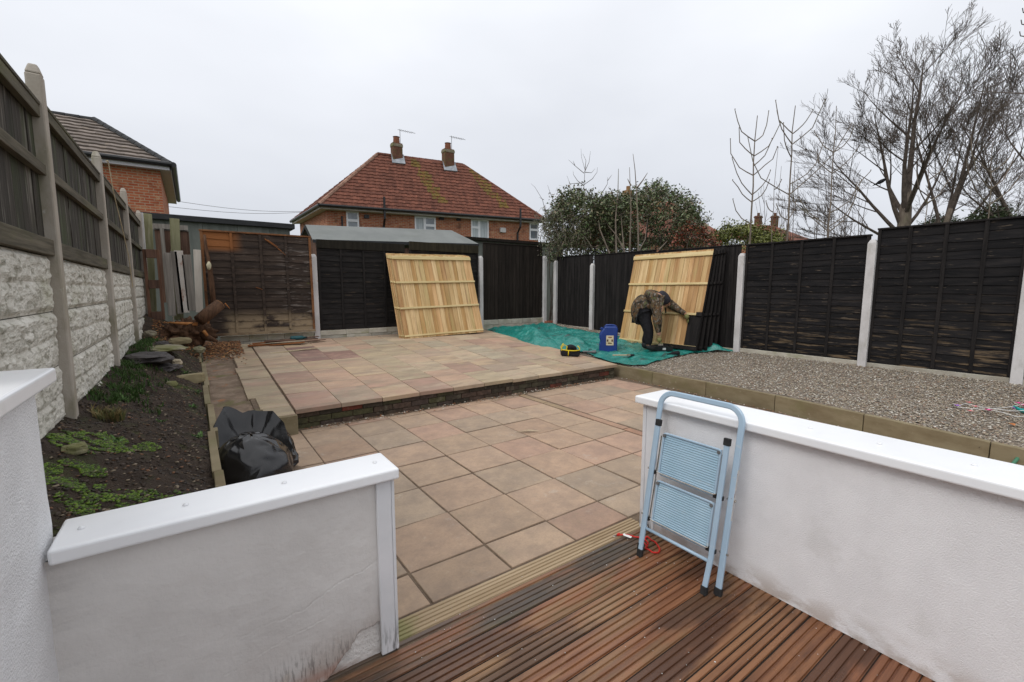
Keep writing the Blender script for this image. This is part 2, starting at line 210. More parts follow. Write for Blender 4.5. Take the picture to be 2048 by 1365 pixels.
# ------------------------------------------------------------------ mesh builder
class MB:
    def __init__(s): s.v = []; s.f = []; s.m = []; s.c = []
    def poly(s, pts, col=(1, 1, 1), mi=0, rnd=0.):
        b = len(s.v); s.v += [tuple(p) for p in pts]; s.f.append(tuple(range(b, b + len(pts)))); s.m.append(mi); s.c.append((*col, rnd))
    def add(s, vs, fs, col=(1, 1, 1), mi=0, rnd=0.):
        b = len(s.v); s.v += [tuple(p) for p in vs]
        for f in fs: s.f.append(tuple(i + b for i in f)); s.m.append(mi); s.c.append((*col, rnd))
    def box(s, lo, hi, col=(1, 1, 1), mi=0, rnd=0., M=None):
        x0, y0, z0 = lo; x1, y1, z1 = hi
        vs = [Vector(p) for p in ((x0, y0, z0), (x1, y0, z0), (x1, y1, z0), (x0, y1, z0), (x0, y0, z1), (x1, y0, z1), (x1, y1, z1), (x0, y1, z1))]
        if M is not None: vs = [M @ p for p in vs]
        s.add(vs, [(0, 3, 2, 1), (4, 5, 6, 7), (0, 1, 5, 4), (1, 2, 6, 5), (2, 3, 7, 6), (3, 0, 4, 7)], col, mi, rnd)
    def frustum(s, c, lo2, hi2, z0, z1, col=(1, 1, 1), mi=0, rnd=0.):    # box whose top is chamfered in
        (ax, ay), (bx, by) = lo2, hi2
        s.add([(c[0] - ax, c[1] - ay, z0), (c[0] + ax, c[1] - ay, z0), (c[0] + ax, c[1] + ay, z0), (c[0] - ax, c[1] + ay, z0), (c[0] - bx, c[1] - by, z1), (c[0] + bx, c[1] - by, z1), (c[0] + bx, c[1] + by, z1), (c[0] - bx, c[1] + by, z1)],
              [(0, 3, 2, 1), (4, 5, 6, 7), (0, 1, 5, 4), (1, 2, 6, 5), (2, 3, 7, 6), (3, 0, 4, 7)], col, mi, rnd)
    def tube(s, pts, r, n=8, col=(1, 1, 1), mi=0, rnd=0., cap=True, closed=False, sq=None):
        pts = [Vector(p) for p in pts]; k = len(pts)
        rs = r if hasattr(r, '__len__') else [r] * k
        up = None; b = len(s.v)
        for i, p in enumerate(pts):
            if closed: d = pts[(i + 1) % k] - pts[i - 1]
            else: d = pts[min(i + 1, k - 1)] - pts[max(i - 1, 0)]
            if d.length < 1e-9: d = Vector((0, 0, 1))
            d.normalize()
            if up is None:
                up = Vector((0, 0, 1)) if abs(d.z) < .9 else Vector((1, 0, 0))
                if sq: up = Vector(sq[2])
            a = (up - d * up.dot(d));
            if a.length < 1e-6: a = d.orthogonal()
            a.normalize(); c = d.cross(a); up = a
            if sq:
                h, ww = sq[0] * rs[i], sq[1] * rs[i]; e = .35
                for q1, q2 in ((1, 1 - e), (1 - e, 1), (-1 + e, 1), (-1, 1 - e), (-1, -1 + e), (-1 + e, -1), (1 - e, -1), (1, -1 + e)): s.v.append(tuple(p + a * h * q1 + c * ww * q2))
            else:
                for j in range(n):
                    t = 2 * math.pi * j / n; s.v.append(tuple(p + a * (rs[i] * math.cos(t)) + c * (rs[i] * math.sin(t))))
        if sq: n = 8
        K = k if closed else k - 1
        for i in range(K):
            for j in range(n):
                i2 = (i + 1) % k; s.f.append((b + i * n + j, b + i * n + (j + 1) % n, b + i2 * n + (j + 1) % n, b + i2 * n + j)); s.m.append(mi); s.c.append((*col, rnd))
        if cap and not closed:
            s.f.append(tuple(b + j for j in range(n))[::-1]); s.m.append(mi); s.c.append((*col, rnd))
            s.f.append(tuple(b + (k - 1) * n + j for j in range(n))); s.m.append(mi); s.c.append((*col, rnd))
    def build(s, name, mats, parent=None, smooth=False, bevel=0, seg=2, loc=None, weld=False):
        me = bpy.data.meshes.new(name); me.from_pydata(s.v, [], s.f)
        if not isinstance(mats, (list, tuple)): mats = [mats]
        for m in mats: me.materials.append(m)
        nf = len(s.f); me.polygons.foreach_set('material_index', s.m)
        cnt = np.array([len(f) for f in s.f]); cc = np.repeat(np.array(s.c, dtype=np.float32), cnt, axis=0)
        ca = me.color_attributes.new('Col', 'FLOAT_COLOR', 'CORNER'); ca.data.foreach_set('color', cc.ravel())
        if nf < 60000: boxuv(me)
        if smooth: me.polygons.foreach_set('use_smooth', [True] * nf)
        me.update()
        if weld:
            bm = bmesh.new(); bm.from_mesh(me); bmesh.ops.remove_doubles(bm, verts=bm.verts, dist=1e-5); bmesh.ops.recalc_face_normals(bm, faces=bm.faces); bm.to_mesh(me); bm.free()
        o = bpy.data.objects.new(name, me); COL.objects.link(o)
        if parent is not None:
            o.parent = parent
        elif loc is not None: o.location = loc
        if bevel:
            bv = o.modifiers.new('bevel', 'BEVEL'); bv.width = bevel; bv.segments = seg; bv.limit_method = 'ANGLE'; bv.angle_limit = R(40)
        return o
def boxuv(me):
    uv = me.uv_layers.new(name='UVMap'); n = len(me.loops)
    co = np.empty(len(me.vertices) * 3); me.vertices.foreach_get('co', co); co = co.reshape(-1, 3)
    vi = np.empty(n, dtype=int); me.loops.foreach_get('vertex_index', vi)
    nf = len(me.polygons); no = np.empty(nf * 3); me.polygons.foreach_get('normal', no); no = np.abs(no.reshape(-1, 3))
    lt = np.empty(nf, dtype=int); me.polygons.foreach_get('loop_total', lt); ax = np.repeat(no.argmax(1), lt); p = co[vi]
    u = np.where(ax == 0, p[:, 1], p[:, 0]); v = np.where(ax == 2, p[:, 1], p[:, 2])
    uv.data.foreach_set('uv', np.stack([u, v], 1).ravel())
def thing(name, label, cat, loc=(0, 0, 0), rotz=0, group=None, rot=None):
    o = bpy.data.objects.new(name, None); COL.objects.link(o); o.empty_display_size = .1
    o.location = loc; o.rotation_euler = rot or (0, 0, rotz); o['label'] = label; o['category'] = cat
    if group: o['group'] = group
    return o
def tag(o, label, cat, group=None):
    o['label'] = label; o['category'] = cat
    if group: o['group'] = group
    return o
def kind(o, k, label=None, cat=None):
    o['kind'] = k
    if label: o['label'] = label
    if cat: o['category'] = cat
    return o
def rnd(a, b): return random.uniform(a, b)
def gray(a=.85, b=1.15):
    g = rnd(a, b); return (g, g, g)

# ================================================================== GROUND AND PAVING
b = MB(); b.poly([(-400, -400, -.13), (400, -400, -.13), (400, 400, -.13), (-400, 400, -.13)])
kind(b.build('ground', mat('lawn_ground', (.05, .075, .025), (.09, .10, .04), (.5, .5, .5), rough=.95)), 'structure')

SLABC = [(.385, .27, .195), (.375, .275, .20), (.36, .275, .205), (.39, .265, .20), (.38, .28, .205), (.365, .268, .195), (.35, .272, .205), (.395, .285, .21), (.385, .258, .195)]
def slab(mb, x0, x1, y0, y1, zf, th=.04, g=.0045, cols=SLABC, dark=1.):
    c = random.choice(cols); k = rnd(.93, 1.07) * dark; c = tuple(q * k for q in c); r = random.random()
    jz = rnd(-.003, .003); tx, ty = rnd(-.004, .004), rnd(-.004, .004)
    X = [x0 + g + rnd(0, .003), x1 - g - rnd(0, .003)]; Y = [y0 + g + rnd(0, .003), y1 - g - rnd(0, .003)]; e = .003
    def P(i, j, inn, z): x = X[i] + (e if i == 0 else -e) * inn; y = Y[j] + (e if j == 0 else -e) * inn; return (x, y, zf(x, y) + jz + tx * (i - .5) + ty * (j - .5) + z)
    top = [P(0, 0, 1, 0), P(1, 0, 1, 0), P(1, 1, 1, 0), P(0, 1, 1, 0)]; mid = [P(0, 0, 0, -e), P(1, 0, 0, -e), P(1, 1, 0, -e), P(0, 1, 0, -e)]; bot = [P(0, 0, 0, -th), P(1, 0, 0, -th), P(1, 1, 0, -th), P(0, 1, 0, -th)]
    mb.add(top + mid + bot, [(0, 1, 2, 3)] + [(4 + i, 4 + (i + 1) % 4, (i + 1) % 4, i) for i in range(4)] + [(8 + i, 8 + (i + 1) % 4, 4 + (i + 1) % 4, 4 + i) for i in range(4)], c, 0, r)
z0f = lambda x, y: 0.
b = MB()
S = .45; X0, Y0 = 1.254, 2.036
for j in range(-2, 5):
    for i in range(-1, 7):
        xa, xb, ya, yb = X0 + j * S, X0 + (j + 1) * S, Y0 + i * S, Y0 + (i + 1) * S
        if i == -1: ya = 1.765
        if i == 6: yb = 4.86
        if j == -2: xa = .60 if i > 1 else .58
        if xb - xa < .05: continue
        slab(b, xa, xb, ya, yb, z0f)
xs = [3.645, 4.1, 4.55, 5.0, 5.45]
for q in range(4):
    y = 1.3 - 3.15 + (.0 if q % 1 == 0 else .2)
    y = Y0 - .20 - 7 * S
    while y < 4.75:
        ya, yb = y, min(y + S, 4.82)
        if not (xs[q] < 2.4 and ya < 1.7) and yb - ya > .1: slab(b, xs[q], xs[q + 1], ya, yb, z0f)
        y += S
for k in range(3):
    xa = 2.42 + .41 * k; xb = 2.42 + .41 * (k + 1)
    y = 1.72
    while y > -1.3: slab(b, xa, xb, y - .45, y, z0f); y -= .45
kind(b.build('lower_patio', SLAB), 'structure')
b = MB(); b.box((.2, 1.5, -.12), (5.80, 4.97, -.0065)); b.box((2.3, -1.6, -.12), (5.8, 1.5, -.0068))
# the narrow drain strip between the slab fields
kind(b.build('patio_bed', JOINT), 'structure')
b = MB()
y = -1.4
while y < 4.8:
    L_ = rnd(.5, .9); c = random.choice([(.33, .19, .13), (.30, .22, .14), (.38, .24, .17)]); b.box((3.525, y, -.02), (3.615, min(y + L_, 4.82), -.002 + rnd(-.002, .002)), c, 0, random.random()); y += L_ + .01
kind(b.build('drain_strip', SLAB), 'structure')

# upper patio
b = MB(); x = .775; ci = 0
cols2 = [(.40, .30, .205), (.37, .30, .205), (.41, .28, .205), (.43, .345, .245), (.34, .265, .20), (.40, .30, .215), (.33, .22, .17), (.36, .31, .23)]
YF = 4.875
while x < 5.5:
    xb = min(x + .45, 5.56)
    y = YF
    first = [.6, .6, .45, .6, .3, .6, .45, .6, .45, .3, .6][ci % 11]
    k = 0
    while y < 9.0:
        L_ = first if k == 0 else random.choice([.6, .45, .6])
        yb = min(y + L_, 9.06)
        if yb - y > .1:
            cc = cols2
            if ci in (0, 1, 2) and 7.0 < y < 8.0: cc = [(.24, .145, .12), (.20, .125, .11), (.40, .33, .25)]
            slab(b, x, xb, y, yb, UZ, th=.045, g=.002, cols=cc)
        y = yb; k += 1
    x = xb; ci += 1
y = 4.78
while y < 9.0:                                                      # narrower old strip on the left
    L_ = random.choice([.3, .45, .28, .6]); xl = .42 if y > 5.3 else .5
    slab(b, xl + rnd(-.02, .03), .765, y, min(y + L_, 9.05), lambda x, y: UZ(x, y) - .012, th=.05, g=.003, cols=[(.38, .30, .205), (.35, .285, .195), (.33, .26, .185)]); y += L_
kind(b.build('upper_patio', SLAB2), 'structure')
b = MB()
for (xa, xb, ya, yb) in ((.44, 5.545, 4.93, 9.1),):
    b.add([(xa, ya, -.1), (xb, ya, -.1), (xb, yb, -.1), (xa, yb, -.1), (xa, ya, UZ(0, ya) - .02), (xb, ya, UZ(0, ya) - .02), (xb, yb, UZ(0, yb) - .02), (xa, yb, UZ(0, yb) - .02)], [(0, 1, 5, 4), (1, 2, 6, 5), (2, 3, 7, 6), (3, 0, 4, 7), (4, 5, 6, 7)])
kind(b.build('patio_base', JOINT), 'structure')
# brick riser of the step
b = MB(); 
for row in range(3):
    zz0, zz1 = -.01 + row * .066, -.01 + (row + 1) * .066 - .008; zz1 = min(zz1, .173)
    x = .79 - (.11 if row % 2 else 0)
    while x < 5.52:
        xb = min(x + .225, 5.53); r = random.random()
        c = random.choice([(.07, .05, .035), (.09, .06, .045), (.055, .045, .032), (.08, .07, .045), (.075, .055, .045)])
        if r < .05: c = (.17, .05, .032)
        if x < 2.4 and r > .55: c = (.075, .07, .035)
        b.box((max(x, .79), 4.905 + rnd(0, .008), zz0), (xb - .01, 4.925, zz1), c, 0, r); x += .225
kind(b.build('patio_step', mat('riser_brick', (.7, .7, .7), (1.2, 1.2, 1.2), (18, 18, 18), rough=.92, bump=.7, bscale=(50, 50, 50), bdist=.008, layers=[((.16, .15, .11), (9, 9, 9), .56, .7, .5), ((.03, .025, .02), (3, 3, 6), .5, .65, .5)])), 'structure')
b = MB(); b.box((.47, 4.76, -.05), (.775, 4.82, .19)); b.box((.47, 4.82, -.05), (.772, 4.9, .185))
kind(b.build('step_end_block', KERB, bevel=.006), 'structure')

# rubble and dirt at the foot of the step
def field(name, m, x0, x1, y0, y1, step, zf, k='structure', tint=None):
    nx, ny = max(2, int((x1 - x0) / step)), max(2, int((y1 - y0) / step)); bb = MB()
    vs = []
    for j in range(ny + 1):
        for i in range(nx + 1):
            x, y = x0 + (x1 - x0) * i / nx, y0 + (y1 - y0) * j / ny; vs.append((x, y, zf(x, y)))
    bb.add(vs, [(j * (nx + 1) + i, j * (nx + 1) + i + 1, (j + 1) * (nx + 1) + i + 1, (j + 1) * (nx + 1) + i) for j in range(ny) for i in range(nx)])
    o = bb.build(name, m, smooth=True); o['kind'] = k; return o
def nz2(x, y, s=1., z=0.): return mnoise.noise(Vector((x * s, y * s, z)))
field('dirt_verge', DIRT, .05, .66, 2.0, 4.9, .04, lambda x, y: .035 + .04 * nz2(x, y, 6) + .02 * nz2(x, y, 17) - max(0, x - .56) * .5)
field('dirt_path', DIRT, .07, .62, 4.82, 9.2, .04, lambda x, y: UZ(x, y) - .035 + .02 * nz2(x, y, 4) + .012 * nz2(x, y, 13) + .10 * max(0, y - 8.3) - max(0, x - .48) * .25 - max(0, 5.3 - y) * .12)
field('silt', JOINT, .75, 5.5, 4.70, 4.95, .03, lambda x, y: -.035 + .20 * max(0, y - 4.74) + .02 * nz2(x, y, 5) + .008 * nz2(x, y, 25))

# soil bed on the left
def SZ(x, y):
    z = .42 + (.02 - x) * .5 + .04 * nz2(x, y, 2.3) + .02 * nz2(x, y, 7) + .012 * nz2(x, y, 21)
    z += .22 * math.exp(-((x + .30) / .25) ** 2 - ((y - 6.6) / .9) ** 2)
    z += .30 * max(0, min(1, (y - 8.0) / .7))
    z += .03 * math.exp(-((x + .5) / .12) ** 2 - ((y - 3.1) / .2) ** 2)
    return z
field('soil_bed', SOIL, -.64, .035, 1.75, 9.3, .025, SZ)
b = MB(); y = 2.0                                                   # thin concrete edging of the soil bed
while y < 8.6:
    L_ = rnd(.85, .95); zz = .445 + rnd(-.01, .01)
    b.box((.03, y, -.05), (.075, min(y + L_, 8.6) - .008, zz), gray(), 0, random.random(), Matrix.Translation((0, 0, 0)) @ Matrix.Rotation(rnd(-.004, .004), 4, 'Z')); y += L_
tag(b.build('garden_edging', KERB, bevel=.004), 'thin upright concrete edging strip between the dark soil bed and the patio path', 'edging')

# gravel bed
KX = lambda y: 5.13 + .17 * y if y < 2.2 else 5.504 + .045 * (y - 2.2)

b = MB(); nx_, ny_ = 30, 130; vs = []
for j in range(ny_ + 1):
    for i in range(nx_ + 1):
        y = -1.4 + 10.55 * j / ny_; x0_ = KX(y) + .045; x = x0_ + (7.75 - x0_) * i / nx_; vs.append((x, y, GZ(x, y) - .012 + .012 * nz2(x, y, 3)))
b.add(vs, [(j * (nx_ + 1) + i, j * (nx_ + 1) + i + 1, (j + 1) * (nx_ + 1) + i + 1, (j + 1) * (nx_ + 1) + i) for j in range(ny_) for i in range(nx_)]); kind(b.build('gravel_bed', GRAVELB, smooth=True), 'structure')
b = MB(); y = 5.13
n_ = 0
while y > -1.5:
    ya = y - .9; x1, x0 = KX(y) + .01, KX(ya) + .01
    b.add([(x0, ya + .006, -.05), (x1, y, -.05), (x1 + .06, y, -.05), (x0 + .06, ya + .006, -.05), (x0, ya + .006, .186), (x1, y, .186), (x1 + .06, y, .186), (x0 + .06, ya + .006, .186)], [(0, 3, 2, 1), (4, 5, 6, 7), (0, 1, 5, 4), (1, 2, 6, 5), (2, 3, 7, 6), (3, 0, 4, 7)], gray(.92, 1.08), 0, random.random()); y = ya; n_ += 1
kind(b.build('kerb', KERB, bevel=.006), 'structure')
def scatter(name, m, n, posf, size, colf, flat=.6, k='stuff', label=None, cat=None):
    """n small rounded stones or crumbs in one mesh"""
    base = np.array([(1, 0, 0), (0, 1, 0), (-1, 0, 0), (0, -1, 0), (.62, .62, .7), (-.62, .62, .7), (-.62, -.62, .7), (.62, -.62, .7)], float)
    faces = np.array([(0, 4, 7), (0, 1, 4), (1, 5, 4), (1, 2, 5), (2, 6, 5), (2, 3, 6), (3, 7, 6), (3, 0, 7)]); quad = (4, 5, 6, 7)
    P = posf(n); n = len(P); C = colf(n)
    a = RNG.uniform(0, 6.28, n); sz = RNG.uniform(size[0], size[1], n); asp = RNG.uniform(.6, 1.1, n); fl = RNG.uniform(flat * .6, flat * 1.2, n)
    jit = RNG.uniform(.75, 1.2, (n, 8, 1)); V = base[None] * jit
    V = V * np.stack([sz, sz * asp, sz * fl], 1)[:, None]
    tlt = RNG.uniform(-.5, .5, n)
    y2 = V[..., 1] * np.cos(tlt)[:, None] - V[..., 2] * np.sin(tlt)[:, None]; z2 = V[..., 1] * np.sin(tlt)[:, None] + V[..., 2] * np.cos(tlt)[:, None]
    x = V[..., 0] * np.cos(a)[:, None] - y2 * np.sin(a)[:, None]; y = V[..., 0] * np.sin(a)[:, None] + y2 * np.cos(a)[:, None]
    V = np.stack([x, y, z2], -1) + P[:, None]
    nf = n * 9; me = bpy.data.meshes.new(name)
    me.vertices.add(n * 8); me.vertices.foreach_set('co', V.reshape(-1))
    tri = (faces[None] + (np.arange(n) * 8)[:, None, None]).reshape(n, -1); q = (np.array(quad)[None] + (np.arange(n) * 8)[:, None])
    idx = np.concatenate([tri, q], 1).reshape(-1); me.loops.add(len(idx)); me.loops.foreach_set('vertex_index', idx)
    tot = np.tile([3] * 8 + [4], n); me.polygons.add(nf); me.polygons.foreach_set('loop_start', np.concatenate([[0], np.cumsum(tot)[:-1]])); me.polygons.foreach_set('loop_total', tot)
    me.materials.append(m); me.update(calc_edges=True)
    ca = me.color_attributes.new('Col', 'FLOAT_COLOR', 'CORNER'); cc = np.repeat(np.concatenate([C, RNG.random((n, 1))], 1), 28, axis=0).astype(np.float32); ca.data.foreach_set('color', cc.ravel())
    o = bpy.data.objects.new(name, me); COL.objects.link(o); o['kind'] = k
    if label: o['label'] = label; o['category'] = cat
    return o
PEBC = np.array([(.46, .40, .33), (.34, .28, .22), (.24, .21, .18), (.56, .52, .46), (.72, .70, .66), (.30, .19, .13), (.16, .15, .14), (.40, .34, .24), (.38, .25, .18), (.20, .17, .13)])
def pcol(n): return PEBC[RNG.choice(10, n, p=[.17, .15, .13, .11, .08, .06, .10, .10, .04, .06])] * RNG.uniform(.8, 1.1, (n, 1)) * np.array([1.0, 1., .97]) * .8 + np.array([.066, .056, .043])
def ppos(n):
    y = -1.2 + 10.3 * RNG.random(n) ** 1.25; x = 5.0 + 2.7 * RNG.random(n)
    kx = np.where(y < 2.2, 5.13 + .17 * y, 5.504 + .045 * (y - 2.2)) + .075; ok = x > kx; x, y = x[ok], y[ok]
    return np.stack([x, y, .19 + .08 * (x - 5.5) + .05 * np.maximum(0, y - 5) + RNG.uniform(-.012, .004, len(x))], 1)
scatter('gravel_stones', PEBBLE, 92000, ppos, (.0050, .0125), pcol, label='loose grey brown and white gravel stones filling the raised bed', cat='gravel')
# stones, chips and crumbs lying on dirt and in the step corner
def crumb_pos(n):
    P = []
    for _ in range(n):
        q = random.random()
        if q < .45: x = rnd(.85, 5.4); y = 4.88 - abs(random.gauss(0, .05)); z = .0 + .15 * max(0, y - 4.78)
        elif q < .75: x = rnd(5.1, 5.5); y = rnd(.2, 4.8); x = KX(y) - abs(random.gauss(0, .04)); z = .004
        else: x = rnd(.08, .55); y = rnd(2.6, 4.7); z = .05
        P.append((x, y, z))
    return np.array(P)
scatter('rubble', PEBBLE, 900, crumb_pos, (.004, .014), lambda n: np.array([(.30, .23, .16), (.22, .15, .10), (.50, .45, .38), (.30, .12, .05)])[RNG.integers(0, 4, n)], label='crumbs of mortar grit and rotten leaf swept against the step and kerb', cat='rubble')
def soil_pos(n):
    x = RNG.uniform(-.6, .03, n); y = 1.9 + 6.5 * RNG.random(n) ** 1.2; return np.array([(a, c, SZ(a, c) + .003) for a, c in zip(x, y)])
scatter('leaf_litter', PEBBLE, 6000, soil_pos, (.003, .012), lambda n: np.array([(.10, .065, .04), (.05, .034, .024), (.24, .19, .13), (.028, .021, .016), (.17, .08, .04)])[RNG.choice(5, n, p=[.22, .30, .08, .34, .06])], flat=.4, label='dead leaves clods and small stones on the dark soil bed', cat='leaf litter')
# a few bright chips on the deck
def chip_pos(n): return np.stack([RNG.uniform(.3, 2.1, n), RNG.uniform(.0, 1.7, n), np.full(n, .002)], 1)
scatter('paint_chips', PEBBLE, 150, chip_pos, (.0012, .0032), lambda n: np.tile([(.75, .76, .74)], (n, 1)), label='tiny flakes of white paint on the decking', cat='paint chips')

# ================================================================== DECKING
b = MB()
def ribboard(mb, y0, y1, x0, x1, nrib, depth, zt, col=(1, 1, 1), mi=0, gap=.26):
    p = []; pit = (y1 - y0) / nrib; rr = random.random()
    for i in range(nrib):
        a = y0 + i * pit; g = pit * gap / 2
        p += [(a, zt - depth), (a + g * .7, zt - depth), (a + g * 1.2, zt - .001), (a + g * 1.6, zt), (a + pit - g * 1.6, zt), (a + pit - g * 1.2, zt - .001), (a + pit - g * .7, zt - depth)]
    p.append((y1, zt - depth)); n = 4
    xs_ = [x0, x1]
    vs = [(x, q[0], q[1]) for x in xs_ for q in p]; m = len(p)
    mb.add(vs, [(i, m + i, m + i + 1, i + 1) for i in range(m - 1)], col, mi, rr)
y = 1.606
while y > -1.0:
    g = rnd(.90, 1.08); ribboard(b, y - .124, y - .003, -.42, 2.14, 4, .007, .0 + rnd(-.001, .001), (g, g * rnd(.95, 1.03), g)); y -= .125
ribboard(b, 1.612, 1.638, .3, 2.2, 1, .006, .0)
kind(b.build('decking', DECK), 'structure')
b = MB(); ribboard(b, 1.642, 1.758, .575, 2.16, 5, .006, .0, gap=.3); kind(b.build('deck_edge', DECKL), 'structure')
b = MB(); b.box((-.6, -1.1, -.14), (2.3, 1.765, -.0075)); kind(b.build('deck_base', mat('deck_shadow', (.012, .008, .006), (.02, .014, .01), rough=.9)), 'structure')  # near-black colour paints the shade in the gaps between the boards

# ================================================================== WHITE GARDEN WALLS
def screw_cap(p, parent, r=.009):
    mb = MB(); c = Vector(p); n = 10; vs = [(c.x, c.y, c.z + .007)]
    for q, zz in ((.6, .0058), (1., .001)):
        for k in range(n): vs.append((c.x + r * q * math.cos(6.283 * k / n), c.y + r * q * math.sin(6.283 * k / n), c.z + zz))
    mb.add(vs, [(0, 1 + k, 1 + (k + 1) % n) for k in range(n)] + [(1 + k, 1 + n + k, 1 + n + (k + 1) % n, 1 + (k + 1) % n) for k in range(n)], (.9, .9, .9))
    return mb.build('screw_cap', UPVC, parent, smooth=True)
t = thing('garden_wall', 'low white rendered wall with flaking foot and cracked paint, left of the deck opening', 'wall', (0, 1.62, 0))
# body: subdivided front face with cracks and the fallen patch at its foot
b = MB(); nx, nzz = 300, 210; x0, x1, zt = -.46, .572, .712
vs = []
def patch(x, z):   # the bare patch where the paint has come away, with a ragged rim
    e = .315 + z * 1.0 + .03 * nz2(z, 3, 14) + .010 * nz2(z, 3, 45); top = .135 + .018 * nz2(x, 7, 16) + .007 * nz2(x, 7, 60)
    return x > e and z < top
for j in range(nzz + 1):
    for i in range(nx + 1):
        x = x0 + (x1 - x0) * i / nx; z = zt * j / nzz
        yy = .0035 * nz2(x, z, 5) + .0012 * nz2(x, z, 16)
        cz = .31 + .26 * (x - .2) + .03 * nz2(x, 0, 6) + .008 * nz2(x, 2, 30); dd = z - cz
        yy += (-.0006 if dd < 0 else .0022) * math.exp(-(dd / .0028) ** 2) * max(0, min(1, (x + .05) * 3))
        cz2 = .20 + .20 * (x - .1) + .03 * nz2(x, 5, 8) + .006 * nz2(x, 5, 40); yy += (.0020 if z > cz2 else -.0010) * math.exp(-((z - cz2) / .003) ** 2) * max(0, min(1, .5 + 2 * nz2(x, 1, 9))) * (1 if .0 < x < .42 else 0)
        if patch(x, z): yy += .009 + .002 * nz2(x, z, 60)
        vs.append((x, yy, z))
fs = [(j * (nx + 1) + i, j * (nx + 1) + i + 1, (j + 1) * (nx + 1) + i + 1, (j + 1) * (nx + 1) + i) for j in range(nzz) for i in range(nx)]
bb = len(b.v); b.v += vs
for f in fs:
    p = vs[f[0]]; b.f.append(f); b.m.append(1 if patch(p[0], p[2]) else 0); b.c.append((1, 1, 1, 0))
b.add([(x0, .01, 0), (x1, .01, 0), (x1, .16, 0), (x0, .16, 0), (x0, .01, zt), (x1, .01, zt), (x1, .16, zt), (x0, .16, zt)], [(1, 2, 6, 5), (2, 3, 7, 6), (4, 5, 6, 7)])
PATCHM = mat('bare_render_patch', (.66, .63, .60), (.80, .77, .74), (20, 20, 20), rough=.95, bump=1, bscale=(140, 140, 140), bdist=.005, layers=[((.25, .12, .07), (5, 5, 9), .4, .6, .8, (2, .035, .0))])
b.build('wall_body', [SMOOTHR, PATCHM], t, smooth=True)
b = MB(); b.box((.515, -.016, .0), (.572, .0, .71)); b.box((.5725, -.016, .0), (.585, .155, .71)); b.build('end_trim', TRIMW, t, bevel=.004)
b = MB(); b.box((-.352, -.035, .711), (.60, .172, .755)); b.build('wall_cap', UPVC, t, bevel=.009, seg=3)
for sxx in (-.30, -.06, .22, .54): screw_cap((sxx, .07, .755), t)

t = thing('garden_wall', 'tall white roughcast wall with a flat white cap at the far left edge', 'wall', (-.365, 0, 0))
def rough_face(mb, O, U, V, lu, lv, nu, nv, amp, N_):
    O, U, V, N_ = map(Vector, (O, U, V, N_)); vs = [O + U * (lu * i / nu) + V * (lv * j / nv) + N_ * (amp * nz2(lu * i / nu, lv * j / nv, 9)) for j in range(nv + 1) for i in range(nu + 1)]
    mb.add(vs, [(j * (nu + 1) + i, j * (nu + 1) + i + 1, (j + 1) * (nu + 1) + i + 1, (j + 1) * (nu + 1) + i) for j in range(nv) for i in range(nu)])
b = MB(); rough_face(b, (0, -1, 0), (0, 1, 0), (0, 0, 1), 2.72, 1.163, 60, 24, .004, (1, 0, 0))
b.add([(0, -1, 0), (0, 1.72, 0), (-.25, 1.72, 0), (-.25, -1, 0), (0, -1, 1.163), (0, 1.72, 1.163), (-.25, 1.72, 1.163), (-.25, -1, 1.163)], [(1, 5, 6, 2), (2, 6, 7, 3), (4, 5, 6, 7)])
b.build('wall_body', ROUGHCAST, t, smooth=False)
b = MB(); b.box((-.30, -1.02, 1.165), (.032, 1.80, 1.207)); b.build('wall_cap', UPVC, t, bevel=.008, seg=3); screw_cap((-.05, 1.62, 1.207), t)

t = thing('garden_wall', 'long low white roughcast wall with white cap, ladder leaning on it', 'wall', (2.13, 0, 0))
b = MB(); rough_face(b, (0, 1.63, 0), (0, -1, 0), (0, 0, 1), 2.9, .765, 120, 34, .0012, (-1, 0, 0))
b.add([(0, 1.63, 0), (.2, 1.63, 0), (.2, -1.27, 0), (0, -1.27, 0), (0, 1.63, .765), (.2, 1.63, .765), (.2, -1.27, .765), (0, -1.27, .765)], [(0, 4, 5, 1), (1, 5, 6, 2), (4, 7, 6, 5)])
b.build('wall_body', RENDER, t, smooth=False)
b = MB(); b.box((-.012, 1.555, .0), (.0, 1.629, .763)); b.box((-.0125, 1.631, .0), (.2, 1.655, .763)); b.build('end_trim', TRIMW, t, bevel=.004)
b = MB(); b.box((-.048, -1.3, .766), (.235, 1.69, .81)); b.build('wall_cap', UPVC, t, bevel=.009, seg=3)
for q in (1.57, .82, .57, .30): screw_cap((.09 if q < 1 else .12, q, .81), t)

